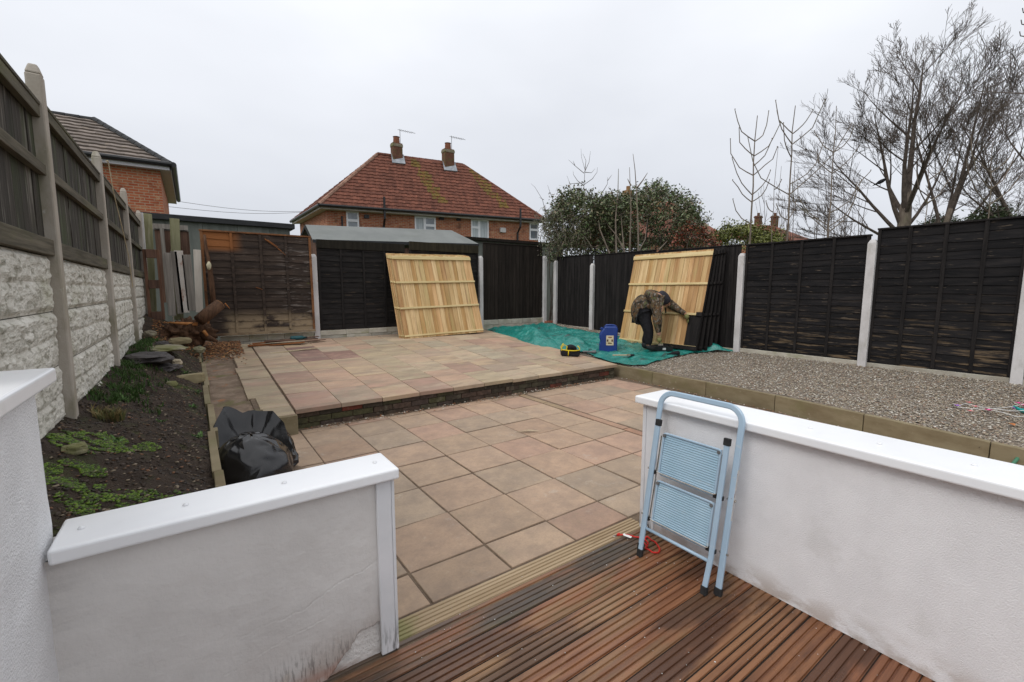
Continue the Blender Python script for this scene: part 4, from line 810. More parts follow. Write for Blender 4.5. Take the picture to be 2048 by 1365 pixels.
b = MB(); b.tube([(-.13, 0, 0), (-.12, 0, 0), (.02, 0, 0), (.05, 0, 0), (.10, 0, 0), (.11, 0, 0)], [.015, .019, .019, .028, .032, .026], 12); b.build('barrel', GREYP, t, smooth=True)
b = MB(); b.tube([(-.02, 0, .018), (-.02, 0, .05), (.03, 0, .05)], .008, 6); b.build('handle', BLACKP, t)
# brick at the foot of the corner post
p = onf(1098, 668, GZ); o = MB(); o.box((-.105, -.05, 0), (.105, .05, .10)); tag(o.build('brick', mat('red_brick', (.25, .08, .05), (.34, .13, .08), (20, 20, 20), rough=.9), loc=(7.35, 8.75, GZ(7.35, 8.75)), bevel=.006), 'single red brick lying beside the corner fence post behind the tarp', 'brick')

# ================================================================== STEP LADDER
O = Vector((1.925, 1.265, 0)); Wv = Vector((.140, 0, .87)).normalized(); Uv = Vector((0, -1, 0)); Nv = Vector((-.87, 0, .140)).normalized()
t = thing('step_ladder', 'pale blue folding step ladder leaning against the long low white wall', 'step ladder', O)
M3 = Matrix((Uv, Nv, Wv)).transposed().to_4x4()                    # local (u, n, w) -> world
t.matrix_world = Matrix.Translation(O) @ M3
hw_, Ht, rc = .225, .885, .075
def arc(cx, cz, r_, a0, a1, n=8): return [(cx + r_ * math.cos(a0 + (a1 - a0) * k / n), 0, cz + r_ * math.sin(a0 + (a1 - a0) * k / n)) for k in range(n + 1)]
pu = [(-hw_, 0, .02)] + arc(-hw_ + rc, Ht - rc, rc, math.pi, math.pi / 2) + arc(hw_ - rc, Ht - rc, rc, math.pi / 2, 0) + [(hw_, 0, .02)]
b = MB(); b.tube(pu, 1, 8, sq=(.008, .0145, (0, 1, 0))); b.build('outer_frame', LBLUE, t, smooth=False, bevel=.002)
for s_ in (-1, 1):
    b = MB(); b.tube([(s_ * hw_, 0, -.004), (s_ * hw_, 0, .035)], 1, sq=(.011, .018, (0, 1, 0))); b.build('rubber_foot', RUBBER, t)
    top = .715; uu = .186 * s_ if s_ > 0 else -.196
    b = MB(); b.tube([(uu, .034, top), (uu, .034, .17), (uu - .004 * s_, .046, .025)], 1, sq=(.008, .0125, (0, 1, 0))); b.build('inner_leg', LBLUE, t, bevel=.002)
    b = MB(); b.tube([(uu, .034, top - .012), (uu, .034, top + .022)], 1, sq=(.012, .016, (0, 1, 0))); b.build('end_cap', RUBBER, t, bevel=.002)
    b = MB(); b.tube([(uu - .004 * s_, .046, -.012), (uu - .004 * s_, .046, .03)], 1, sq=(.012, .016, (0, 1, 0))); b.build('rubber_foot', RUBBER, t, bevel=.002)
    b = MB(); b.tube([(s_ * .17, .03, .655), (s_ * .172, .028, .45), (s_ * .178, .026, .20)], .0035, 6); b.build('side_wire', CHROME, t)
    for ww in (.455, .20):
        b = MB(); b.tube([(s_ * (hw_ - .02), .0, ww), (s_ * (hw_ + .022), .0, ww)], .006, 8); b.build('rivet', CHROME, t)
        b = MB(); b.box((s_ * .165 - .012, .018, ww - .012), (s_ * .165 + .03 * s_ + .005, .034, ww + .008)); b.build('hinge', BLACKP, t)
b = MB(); b.tube([(-.19, .034, .145), (.185, .034, .145)], .0085, 10); b.build('cross_bar', LBLUE, t, smooth=True)
for z0, z1 in ((.452, .672), (.195, .415)):
    b = MB(); u0, u1 = -.158, .158; nr = 17; r_ = .011; vs = []; pts = []
    for k in range(nr * 4 + 1):
        ww = z0 + .008 + (z1 - z0 - .016) * k / (nr * 4); pts.append((ww, .024 + .0034 * (0, 1, 1, 0)[k % 4]))
    for uq in (u0 + .006, u1 - .006):
        for ww, nn in pts: vs.append((uq, nn, ww))
    m_ = len(pts); b.add(vs, [(i, i + 1, m_ + i + 1, m_ + i) for i in range(m_ - 1)]); b.box((u0, .012, z0), (u1, .0225, z1))
    tr = b.build('step_tread', LBLUES, t)
    rim = [(u0, .026, z0 + r_), (u0, .026, z1 - r_), (u0 + r_ * .3, .026, z1 - r_ * .3), (u0 + r_, .026, z1), (u1 - r_, .026, z1), (u1 - r_ * .3, .026, z1 - r_ * .3), (u1, .026, z1 - r_), (u1, .026, z0 + r_), (u1 - r_, .026, z0), (u0 + r_, .026, z0)]
    b = MB(); b.tube(rim, 1, closed=True, sq=(.006, .005, (0, 1, 0))); b.build('step_rim', LBLUE, tr, bevel=.0015)
    b = MB(); b.tube([(u0 - .008, .036, z0 + .012), (u0, .040, z0 + .008), (u1, .040, z0 + .008), (u1 + .008, .036, z0 + .012)], .003, 6); b.build('step_wire', CHROME, tr)
    for uq in (u0 + .006, u1 - .006): b = MB(); b.tube([(uq, .03, z1 - .012), (uq, .036, z1 - .012)], .009, 8); b.build('corner_clip', GREYP, tr)
b = MB(); b.box((hw_ + .0135, -.006, .36), (hw_ + .0150, .006, .60)); b.build('side_label', mat('worn_label', (.42, .42, .44), (.62, .60, .56), (90, 90, 50), rough=.6, bump=0, layers=[((.2, .1, .08), (140, 140, 60), .6, .65, .8)]), t)

# ================================================================== BUNGEE CORD
t = thing('bungee_cord', 'red elastic cord with hooks and paper tag on the decking by the ladder foot', 'elastic cord', (0, 0, .007))
cpx = [(1236, 1073), (1262, 1075), (1286, 1081), (1296, 1090), (1291, 1100), (1302, 1106), (1313, 1110), (1319, 1104), (1316, 1095), (1304, 1084), (1293, 1078), (1287, 1088), (1296, 1098)]
cp = [onz(*q, .0) for q in cpx]
sm_ = []
for i in range(len(cp) - 1):
    a, b0, b1, c = cp[max(i - 1, 0)], cp[i], cp[i + 1], cp[min(i + 2, len(cp) - 1)]
    for k in range(6): q = k / 6; sm_.append(.5 * ((2 * b0) + (b1 - a) * q + (2 * a - 5 * b0 + 4 * b1 - c) * q * q + (3 * b0 - a - 3 * b1 + c) * q ** 3))
for i, q in enumerate(sm_): q.z = .0 + .006 * math.sin(i * .4) ** 2
b = MB(); b.tube(sm_, .0045, 8); b.build('elastic', RED, t, smooth=True)
b = MB(); q = cp[0]; b.tube([q + Vector((.012, 0, .003)), q + Vector((-.008, 0, .003))], [.008, .006], 8); b.build('sleeve', RED, t)
b = MB(); b.tube([q + Vector((d_[0], d_[1], .004 + d_[2])) for d_ in ((-.004, 0, 0), (-.022, .004, 0), (-.036, .006, .001), (-.042, -.002, .002), (-.036, -.010, .002), (-.02, -.008, .001))], .0026, 6); b.build('hook', CHROME, t, smooth=True)
q = onz(1302, 1066, 0); b = MB(); b.tube([q + Vector(d_) for d_ in ((.0, -.02, .0), (.004, -.004, .004), (.008, .012, .016), (.004, .02, .03), (-.006, .022, .036), (-.01, .016, .03), (-.008, .008, .022))], .0026, 6); b.build('hook', BLACKP, t, smooth=True)
q = onz(1254, 1076, 0); b = MB(); b.add([(q.x - .018, q.y + .016, .008), (q.x - .003, q.y + .022, .012), (q.x + .020, q.y - .020, .003), (q.x + .001, q.y - .026, .002)], [(0, 1, 2, 3)]); b.build('paper_tag', PAPER, t)

# ================================================================== BIN BAG
bagc = Vector((.275, 3.62, .03))
t = thing('bin_bag', 'full black plastic bin bag slumped between the soil bed and the lower patio', 'bin bag', bagc); t.scale = (.88, 1, 1)
def blob(name, c, rx, ry, rz, m, parent, nz_, amp=.10, fr=3., n=64, knot=None, flatz=None, seed=0, pinch=None):
    vs = []; nv = n // 2
    for j in range(nv + 1):
        th = math.pi * j / nv
        for i in range(n):
            ph = 2 * math.pi * i / n; d = Vector((math.sin(th) * math.cos(ph), math.sin(th) * math.sin(ph), math.cos(th)))
            k = 1 + amp * mnoise.noise(d * fr + Vector((seed, 0, 0))) - amp * 1.1 * abs(mnoise.noise(d * fr * 2.0 + Vector((seed, 5, 0)))) + amp * .3 * mnoise.noise(d * fr * 5 + Vector((0, seed, 0)))
            cr_ = 1 - abs(mnoise.noise(Vector((ph * 2.2, th * .8, seed)))) * amp * 1.2
            p = Vector((d.x * rx, d.y * ry, d.z * rz)) * k * cr_
            if flatz is not None and p.z < flatz: p.z = flatz + (p.z - flatz) * .1
            if pinch: q = max(0, p.z - pinch) ; p.x *= 1 - q * 1.2; p.y *= 1 - q * 1.2
            vs.append(p + Vector(c))
    fs = [(j * n + i, j * n + (i + 1) % n, (j + 1) * n + (i + 1) % n, (j + 1) * n + i) for j in range(nv) for i in range(n)]
    mb = MB(); mb.add(vs, fs); return mb.build(name, m, parent, smooth=True)
def crumple(name, vs, nu, nv, seed, cap=True):
    """coarse sheet of facets whose sharp and soft edges read as creased film"""
    rr = random.Random(seed); mb = MB(); fs = [(j * nu + i, j * nu + (i + 1) % nu, (j + 1) * nu + (i + 1) % nu, (j + 1) * nu + i) for j in range(nv) for i in range(nu)]
    tri = []
    for f in fs: tri += [(f[0], f[1], f[2]), (f[0], f[2], f[3])] if rr.random() < .5 else [(f[0], f[1], f[3]), (f[1], f[2], f[3])]
    mb.add(vs, tri); o = mb.build(name, BAG, t, smooth=True); me = o.data
    cr_ = me.attributes.new('crease_edge', 'FLOAT', 'EDGE'); cr_.data.foreach_set('value', [rr.choice([0, 0, .35, .75, .9]) for _ in me.edges])
    sb = o.modifiers.new('sub', 'SUBSURF'); sb.levels = sb.render_levels = 2; return o
rr_b = random.Random(5); nu, nv = 25, 15; vs = []
for j in range(nv + 1):
    for i in range(nu):
        th = math.pi * (.02 + .93 * j / nv); a = 6.2832 * (i + .5 * (j % 2) + rr_b.uniform(-.22, .22)) / nu; k = 1 + .07 * mnoise.noise(Vector((math.cos(a) * 1.5, math.sin(a) * 1.5, th))) + rr_b.uniform(-.038, .038)
        vs.append((-.02 + math.sin(th) * math.cos(a) * .295 * k, -.20 + math.sin(th) * math.sin(a) * .31 * k, max(0., .15 + math.cos(th) * .27 * k)))
crumple('bag_body', vs, nu, nv, 4)
P_ = [(-.27, .14, .34), (-.22, .24, .47), (-.15, .33, .52), (-.07, .35, .47), (.03, .36, .45), (.12, .36, .44), (.22, .33, .43), (.28, .24, .34), (.31, .12, .24), (.30, .02, .17), (.20, -.04, .24), (.10, -.07, .30), (-.02, -.06, .35), (-.12, -.04, .33), (-.22, .01, .31), (-.27, .07, .27)]
P_ = [tuple(Vector(P_[i // 2]).lerp(Vector(P_[(i // 2 + 1) % len(P_)]), .5 * (i % 2)) + Vector((0, 0, rr_b.uniform(-.012, .012)))) for i in range(2 * len(P_))]; nu, nv = len(P_), 9; vs = []
for j in range(nv + 1):
    v = j / nv
    for i in range(nu):
        top = Vector(P_[i]); low = Vector((top.x * .95, .12 + (top.y - .14) * .85, .02)); p = low.lerp(top, v); d_ = Vector((p.x, p.y - .13, 0)).normalized(); p += d_ * (math.sin(v * math.pi) * .05 + rr_b.uniform(-.017, .017)) + Vector((0, 0, rr_b.uniform(-.01, .01))); vs.append(tuple(p))
rim = vs[-nu:]; crumple('bag_mouth', vs, nu, nv, 9)
vs = []
for j in range(6):
    v = j / 5
    for i in range(nu):
        p = Vector(rim[i]).lerp(Vector((.01, .14, .24)), v * .96); p.z -= .09 * math.sin(v * 1.5) + rr_b.uniform(-.012, .012) * (v > 0); vs.append(tuple(p))
crumple('bag_fold', vs, nu, 5, 12)

# ================================================================== SCRAP WOOD, STONES, LOG
def plank_(name, label, cat, p, L_, wd, th, rz, rx=0, ry=0, m=ORANGEW, col=(1, 1, 1), group=None, jag=.02):
    mb = MB(); n = 8; vs = []; h = L_ / 2
    for i in range(n + 1):
        x = -h + L_ * i / n; ww = wd / 2 * (1 + .25 * nz2(x, rz, 5)); e = jag * (1 if i in (0, n) else 0)
        vs += [(x + rnd(-e, e), -ww, 0), (x + rnd(-e, e), ww, 0), (x + rnd(-e, e), ww, th), (x + rnd(-e, e), -ww, th)]
    fs = [(4 * i + a, 4 * i + 4 + a, 4 * i + 4 + (a + 1) % 4, 4 * i + (a + 1) % 4) for i in range(n) for a in range(4)] + [(0, 1, 2, 3), (4 * n + 3, 4 * n + 2, 4 * n + 1, 4 * n)]
    mb.add(vs, fs, col, 0, random.random()); o = mb.build(name, m, loc=p); o.rotation_euler = (rx, ry, rz); return tag(o, label, cat, group)
scr = [((520, 692), .36, .10, 3, 0, ORANGEW, 'short split orange offcut at the left end of the scrap heap'), ((545, 688), .62, .09, -6, .02, ORANGEW, 'orange slat sticking out under the scrap heap'),
       ((585, 686), .85, .11, 4, .035, BROWNW, 'long broken brown slat on top of the scrap heap'), ((575, 691), .55, .08, -10, .015, ORANGEW, 'bright orange broken slat at the front of the scrap heap'),
       ((600, 684), .66, .08, 9, .05, BROWNW, 'dark slat crossing the scrap heap near the concrete post'), ((622, 686), .5, .07, 14, .02, BROWNW, 'thin dark slat pointing towards the black fence'),
       ((590, 703), .72, .035, 3, .0, BEIGE, 'pale narrow batten lying alone in front of the scrap heap'), ((560, 690), .48, .12, -3, .06, BROWNW, 'wide split brown board in the middle of the scrap heap')]
for (px, py), L_, wd, rz, dz, m, lb in scr:
    p = onf(px, py, UZ); plank_('broken_slat', lb, 'broken slat', (p.x, p.y, UZ(p.x, p.y) + .006 + dz), L_, wd, .014, R(rz), R(rnd(-4, 4)), R(rnd(-3, 3)), m, group='broken fence slats heaped on the upper patio')
p = ony(598, 684, 8.72); p.z = UZ(0, 8.72)
t = thing('plastic_bottle', 'dark teal plastic bottle lying on the scrap wood near the concrete post', 'bottle', (p.x, 8.78, UZ(0, 8.78) + .085), R(8))
b = MB(); b.tube([(-.13, 0, 0), (-.12, 0, 0), (.06, 0, 0), (.10, 0, 0), (.13, 0, 0)], [.03, .04, .04, .02, .014], 12); b.build('bottle_body', mat('teal_plastic', (.01, .06, .07), (.02, .09, .10), (5, 5, 5), rough=.3, bump=0), t, smooth=True)
b = MB(); b.tube([(.13, 0, 0), (.155, 0, 0)], .016, 10); b.build('cap', BLACKP, t)

def rock(name, label, cat, p, rx, ry, rz, m, seed=0, rot=0, amp=.25, boxy=.0, group=None):
    mb = MB(); n, nv = 20, 12; vs = []
    for j in range(nv + 1):
        th = math.pi * j / nv
        for i in range(n):
            ph = 2 * math.pi * i / n; d = Vector((math.sin(th) * math.cos(ph), math.sin(th) * math.sin(ph), math.cos(th)))
            mxc = max(abs(d.x), abs(d.y), abs(d.z)); q = d.lerp(d / mxc, boxy); k = 1 + amp * mnoise.noise(d * 1.6 + Vector((seed, 0, 0))) + amp * .4 * mnoise.noise(d * 4 + Vector((seed, 3, 0)))
            vs.append((q.x * rx * k, q.y * ry * k, q.z * rz * k))
    mb.add(vs, [(j * n + i, j * n + (i + 1) % n, (j + 1) * n + (i + 1) % n, (j + 1) * n + i) for j in range(nv) for i in range(n)], (1, 1, 1), 0, seed * .13 % 1)
    o = mb.build(name, m, loc=p, smooth=boxy < .3); o.rotation_euler.z = rot; return tag(o, label, cat, group)
def onsoil(px, py):
    z = .5
    for _ in range(40): p = onz(px, py, z); z = .5 * z + .5 * SZ(max(-.6, min(.03, p.x)), min(9.2, max(1.8, p.y)))
    return Vector((p.x, p.y, z))
p = onsoil(386, 762); rock('edging_block', 'yellow green mossy concrete block lying at the edge of the soil bed', 'concrete block', (p.x - .02, p.y, p.z + .03), .13, .045, .05, YSTONE, 2, R(20), .06, .85)
p = onsoil(342, 768); rock('stone', 'small brown stone left of the mossy block', 'stone', p, .05, .04, .03, STONE, 5, 0, .2, .4)
p = onsoil(300, 722); rock('slate_slab', 'broad dark slate slab lying on the soil bed', 'stone', p + Vector((0, 0, .03)), .17, .26, .05, SLATE, 7, R(10), .35, .3)
p = onsoil(335, 735); rock('slate_slab', 'smaller dark slate piece half buried to the right of the broad slab', 'stone', p, .10, .16, .035, SLATE, 9, R(-15), .4, .3)
p = onsoil(330, 700); rock('slate_slab', 'flat brownish slab behind the broad dark slab', 'stone', p + Vector((0, 0, .02)), .16, .25, .03, STONE, 11, R(30), .35, .3)
p = onsoil(348, 730); rock('stone', 'pale broken stone beside the dark slates', 'stone', p + Vector((.02, 0, .02)), .05, .09, .035, mat('pale_stone', (.30, .25, .17), (.40, .34, .25), (6, 6, 6), rough=.95), 13, 0, .3, .4)
p = onsoil(360, 686); t_ = rock('stone', 'long yellowish rounded stone below the cut log', 'stone', p + Vector((0, 0, .05)), .14, .07, .055, YSTONE, 15, R(5), .12, .35)
p = onsoil(150, 906); rock('stone', 'brown stone sitting in bright moss near the left wall', 'stone', p + Vector((0, 0, .015)), .045, .03, .028, STONE, 17, R(20), .3, .4)
# stump with fresh cut and the log leaning up from it
t = thing('tree_stump', 'rough brown tree stump and roots at the back left corner with an orange fresh cut', 'stump', (-.08, 8.45, .82))
blob('stump_wood', (-.02, .0, -.07), .38, .26, .24, LOGM, t, 0, .45, 3, 56, seed=2)
b = MB(); b.tube([(-.24, -.16, .125), (-.05, -.19, .10), (.12, -.18, .085)], [.008, .022, .028], 8); b.build('cut_face', CUTW, t, smooth=True)
for pts, r_ in (([(.10, -.05, .0), (.24, -.10, -.14), (.36, -.13, -.20)], [.08, .05, .02]), ([(-.1, -.15, -.1), (-.24, -.2, -.16), (-.4, -.2, -.2)], [.07, .05, .02])):
    b = MB(); b.tube(pts, r_, 8); b.build('root', LOGM, t, smooth=True)
b = MB(); b.tube([(.19, -.19, -.02), (.23, -.22, -.10)], [.028, .02], 8); b.build('cut_face', CUTW, t, smooth=True)
pa = ony(398, 642, 8.2); pb_ = ony(441, 608, 8.35)
t = thing('log', 'short brown log sloping up to the right from the stump', 'log', pa)
b = MB(); d_ = pb_ - pa; b.tube([Vector((0, 0, 0)), d_ * .4, d_ * .97], [.085, .092, .085], 14); b.build('bark', LOGM, t, smooth=True)
b = MB(); b.tube([d_ * .972, d_ * .985], .08, 14); b.build('cut_face', CUTW, t)
b = MB(); b.tube([d_ * .95 + Vector((.07, -.02, .02)), d_ * .98 + Vector((.12, -.03, -.07))], [.012, .004], 5); b.build('splinter', CUTW, t)
for px, py, lb, r_ in ((262, 672, 'grey block at the wall foot in the back left corner', .07), (352, 678, 'reddish rounded stone under the stump', .07), (300, 668, 'dark hollow stone beside the grey block', .06), (398, 700, 'dark upright stone at the path edge below the log', .07), (325, 690, 'mossy stone in front of the stump', .06)):
    p = onsoil(px, py); p.y = min(p.y, 8.6); rock('stone', lb, 'stone', ony(px, py, p.y), r_, r_, r_ * .7, random.choice([STONE, STONE, SLATE]), px, rnd(0, 3), .25, .35)

# posts, pipe and planks standing in the back left corner
def upright(name, label, cat, top, bot, Y, wd, th, m, lean=0, group=None, mats=None):
    a, c = ony(*bot, Y), ony(*top, Y); mb = MB(); d = c - a; L_ = d.length
    ang = math.atan2(d.x, d.z)
    mb.box((-wd / 2, -th / 2, 0), (wd / 2, th / 2, L_), gray(.9, 1.1), 0, random.random()); o = mb.build(name, m, loc=a, bevel=.004); o.rotation_euler = (0, ang, 0); return tag(o, label, cat, group)
upright('wooden_post', 'tall brown green post nearest the end of the left boundary wall', 'post', (269, 424), (285, 650), 9.2, .085, .08, BROWNW)
upright('plastic_pipe', 'tall off white pipe between the brown and the green posts', 'pipe', (282, 426), (300, 650), 9.15, .05, .05, CONCW)
upright('wooden_post', 'tall algae green post right of the off white pipe', 'post', (293, 428), (305, 650), 9.3, .13, .08, GREENW)
upright('wooden_post', 'yellow green post standing behind the grey planks', 'post', (349, 438), (358, 640), 9.45, .13, .08, GREENW)
t = thing('board_screen', 'red brown board screen behind the green posts', 'board screen', (0, 9.75, 0)); board_panel(t, -.44, .02, 1.2, 2.42, BROWNW, .11)
m2 = MB(); m2.box((-.46, -.03, 2.42), (.02, .02, 2.52)); m2.build('top_rail', GREYW, t); m2 = MB(); a = ony(325, 460, 9.7); m2.box((a.x - .035, -.06, 1.2), (a.x + .02, -.02, a.z + .03)); m2.build('batten', GREYW, t)
G_ = 'loose planks standing upright behind the stump'
t = thing('pallet', 'narrow brown pallet end standing on its side left of the grey planks', 'pallet', ony(318, 640, 8.95), group=None)
q0 = ony(318, 640, 8.95); sc_ = (ony(318, 500, 8.95).z - q0.z)
for xx in (-.105, .06): b = MB(); b.box((xx - .02, -.03, 0), (xx + .02, .03, sc_), (1.2, 1.1, 1), 0, random.random()); b.build('slat', BROWNW, t, bevel=.003)
for zz in (.0, .45, .88): b = MB(); b.box((-.085, -.045, zz * sc_), (.04, .02, zz * sc_ + .13), gray(.8, 1.2), 0, random.random()); b.build('block', BROWNW, t, bevel=.004)
for (tx, ty), (bx_, by_), wd, m, lb in (((334, 506), (345, 632), .10, GREYW, 'grey plank directly right of the brown pallet'), ((347, 503), (362, 628), .085, GREYW, 'brownish grey plank second from the pallet'), ((357, 502), (371, 626), .11, RUSTW, 'off white plank with flaking rust brown paint'), ((372, 510), (384, 622), .12, GREYW, 'grey plank with a chipped foot right of the flaking one'), ((394, 500), (399, 625), .10, mat('pale_plank', (.42, .38, .33), (.52, .48, .42), (20, 20, 3), rough=.85), 'pale plank standing alone beside the orange panel')):
    upright('plank', lb, 'plank', (tx, ty), (bx_, by_), 8.92, wd, .025, m, group=G_)
t = thing('branch', 'thin dark branch with a pale knob leaning on the left edge of the orange panel', 'branch', ony(427, 612, 8.8))
q0 = ony(427, 612, 8.8); pts = [ony(px, py, Y) - q0 for px, py, Y in ((427, 612, 8.8), (424, 575, 8.83), (420, 540, 8.86), (416, 515, 8.88), (411, 490, 8.9), (409, 470, 8.92))]
b = MB(); b.tube(pts, [.045, .042, .035, .025, .022, .018], 8); b.build('stem', LOGM, t, smooth=True)
q = ony(418, 532, 8.78) - q0; blob('knob', q, .035, .035, .07, mat('pale_knob', (.45, .42, .28), (.55, .5, .36), (20, 20, 20)), t, 0, .15, 2, 16)

# ================================================================== BUILDINGS
def wallpoly(mb, a, c, z0, z1, holes=(), col=(1, 1, 1)):
    """vertical wall between plan points a and c with rectangular holes (u0,u1,z0,z1) cut out of it"""
    a, c = Vector((a[0], a[1], 0)), Vector((c[0], c[1], 0)); d = (c - a); L_ = d.length; d.normalize()
    us = sorted({0., L_, *[h[0] for h in holes], *[h[1] for h in holes]}); zs = sorted({z0, z1, *[h[2] for h in holes], *[h[3] for h in holes]})
    for i in range(len(us) - 1):
        for j in range(len(zs) - 1):
            um, zm = (us[i] + us[i + 1]) / 2, (zs[j] + zs[j + 1]) / 2
            if any(h[0] < um < h[1] and h[2] < zm < h[3] for h in holes): continue
            P = lambda u, z: (a + d * u + Vector((0, 0, z))); mb.add([P(us[i], zs[j]), P(us[i + 1], zs[j]), P(us[i + 1], zs[j + 1]), P(us[i], zs[j + 1])], [(0, 1, 2, 3)], col)
def tiled(parent, name, BL, BR, TR, TL, rows, m, tw=.30, amp=.028, step=.035, seg=4, lich=None, rise=.0):
    """pantiled slope: stepped courses with a rolling profile, cut to the slope's outline"""
    BL, BR, TR, TL = map(Vector, (BL, BR, TR, TL)); ax = (BR - BL).normalized(); mid = (TL + TR) / 2
    upv = (TL - BL) - ax * (TL - BL).dot(ax); Ls = upv.length; upv.normalize(); nrm = ax.cross(upv).normalized()
    mb = MB(); xa0, xa1 = 0., (BR - BL).length; xb0, xb1 = (TL - BL).dot(ax), (TR - BL).dot(ax)
    for r_ in range(rows):
        v0, v1 = r_ / rows, (r_ + 1) / rows; L0, L1 = (xa0 + (xb0 - xa0) * v0), (xa1 + (xb1 - xa1) * v0); M0, M1 = (xa0 + (xb0 - xa0) * v1), (xa1 + (xb1 - xa1) * v1)
        n = max(4, int((L1 - L0) / tw * seg)); bI = len(mb.v)
        for k in range(n + 1):
            xx = L0 + (L1 - L0) * k / n; xt = min(max(xx, M0), M1) if True else xx
            w0 = amp * (.5 + .5 * math.sin(2 * math.pi * xx / tw)) ; lift = step
            a = BL + ax * xx + upv * (Ls * v0) + nrm * (lift + w0 + rnd(-.002, .002)); c = BL + ax * xt + upv * (Ls * (v1 if M0 <= xx <= M1 else v0 + (v1 - v0) * max(0, (xx - L0) / max(M0 - L0, 1e-6) if xx < M0 else (L1 - xx) / max(L1 - M1, 1e-6))) + .02) + nrm * (w0 + .002); e = BL + ax * xx + upv * (Ls * v0) + nrm * (w0 * .6)
            if not (M0 <= xx <= M1): c = BL + ax * xx + upv * (Ls * (v0 + (v1 - v0) * min(1, max(0, (xx - L0) / max(M0 - L0, 1e-6) if xx < M0 else (L1 - xx) / max(L1 - M1, 1e-6))))) + nrm * (w0 + .002)
            mb.v += [tuple(e), tuple(a), tuple(c)]
        for k in range(n):
            t_ = int((L0 + (L1 - L0) * (k + .5) / n) / tw); rr = random.Random(t_ * 131 + r_ * 7 + rows).random(); g = .8 + .4 * rr; cc = (g, g, g); mi = 0
            xm = L0 + (L1 - L0) * (k + .5) / n
            if lich:
                for (lx0, lx1, lw) in lich:
                    cxx = lx1 + (lx0 - lx1) * ((v0 + v1) / 2) ** 1; dd = abs(xm - cxx) / (lw * (.45 + .75 * math.sin(min(1, (1 - v0) * 1.1) * 2.6)))
                    if dd < 1 and v0 > .12 and rr < 1.15 - dd * .9: mi = 1
            for q in (0, 1): mb.f.append((bI + 3 * k + q, bI + 3 * k + 3 + q, bI + 3 * k + 4 + q, bI + 3 * k + 1 + q)); mb.m.append(mi if q else 0); mb.c.append((*cc, rr))
    mb.poly([BL, BR, TR, TL], (.6, .6, .6))
    return mb.build(name, [m, LICH], parent)
def ridge(parent, a, c, m, r_=.12, name='ridge_tile'):
    a, c = Vector(a), Vector(c); n = max(2, int((c - a).length / .33)); mb = MB()
    for k in range(n):
        g = rnd(.75, 1.15); mb.tube([a.lerp(c, k / n), a.lerp(c, (k + .97) / n)], [r_, r_ * .93], 8, (g, g, g), 0, random.random())
    return mb.build(name, m, parent)
def window(parent, a, d, u0, u1, z0, z1, n_, splits, curtain=0):
    """white framed window set into the wall; splits = list of (u0,u1,v0,v1,curtained) panes in 0..1"""
    P = lambda u, z, o_: a + d * u + n_ * o_ + Vector((0, 0, z))
    Mx = Matrix(((d.x, n_.x, 0, 0), (d.y, n_.y, 0, 0), (0, 0, 1, 0), (0, 0, 0, 1))); Mx.translation = a
    fr = MB(); w = .075
    for q in ((u0, u1, z0, z0 + w), (u0, u1, z1 - w, z1), (u0, u0 + w, z0 + w, z1 - w), (u1 - w, u1, z0 + w, z1 - w)): fr.box((q[0], -.04, q[2]), (q[1], .03, q[3]), M=Mx)
    W_, H_ = u1 - u0, z1 - z0
    f = fr.build('window', WHITEF, parent)
    for (a0, a1, b0, b1, cu) in splits:
        x0, x1, y0, y1 = u0 + W_ * a0, u0 + W_ * a1, z0 + H_ * b0, z0 + H_ * b1; s = MB(); e = .06
        for q in ((x0, x1, y0, y0 + e), (x0, x1, y1 - e, y1), (x0, x0 + e, y0 + e, y1 - e), (x1 - e, x1, y0 + e, y1 - e)): s.box((q[0], -.035, q[2]), (q[1], .045, q[3]), M=Mx)
        s.build('sash', WHITEF, f)
        g = MB(); g.box((x0 + e, .0, y0 + e), (x1 - e, .01, y1 - e), M=Mx); g.build('pane', CURTAIN if cu else GLASS, f)
def house_roof_box(mb, c, z0, z1):
    ...
# ---- pair of semi-detached houses behind the shed
ez, rz = 5.2, 8.2
FL, FR, BL_ = onz(638, 409, ez), onz(1092, 441, ez), onz(581, 443, ez)
RL, RR = onz(755, 309, rz), onz(926, 331, rz); BR_ = FR + (BL_ - FL)
t = thing('brick_house', 'red brick house pair with hipped red tiled roof and two chimneys behind the shed', 'house', (FL.x, FL.y, 0))
off = Vector((FL.x, FL.y, 0)); FL, FR, BL_, BR_, RL, RR = [q - off for q in (FL, FR, BL_, BR_, RL, RR)]
RLl = RL; 
rf = tiled(t, 'roof', FL, FR, RR, RL, 17, TILE, lich=[(4.6, 6.05, .36), (7.6, 9.6, .34)])
tiled(rf, 'side_slope', BL_, FL, RL, RL + Vector((-.02, .02, 0)), 17, TILE); tiled(rf, 'side_slope', FR, BR_, RR + Vector((.02, 0, 0)), RR, 17, TILE)
b = MB(); b.poly([BR_, BL_, RL, RR]); b.build('rear_slope', TILE, rf)
ridge(rf, RL, RR, TILE, .11); ridge(rf, FL, RL, mat('hip_tile', (.26, .14, .10), (.36, .22, .16), (9, 9, 9), rough=.9), .10, 'hip_tile'); ridge(rf, FR, RR, TILE, .10, 'hip_tile')
cen = (FL + BR_) / 2; sh = lambda p, k=.40: p + Vector(((cen.x - p.x) / abs(cen.x - p.x) * k, (cen.y - p.y) / abs(cen.y - p.y) * k, 0))
wa, wb, wc, wd_ = [sh(q) for q in (FL, FR, BR_, BL_)]
dirf = (wb - wa); dirf.z = 0; Lf = dirf.length; dirf.normalize(); nf = Vector((dirf.y, -dirf.x, 0))
def wu(px, py):   # distance along the front wall and height for a point seen on it
    q = onpl(px, py, (wa + off)[:2], (wb + off)[:2]) - off; return (q - wa).dot(dirf), q.z
wins = []
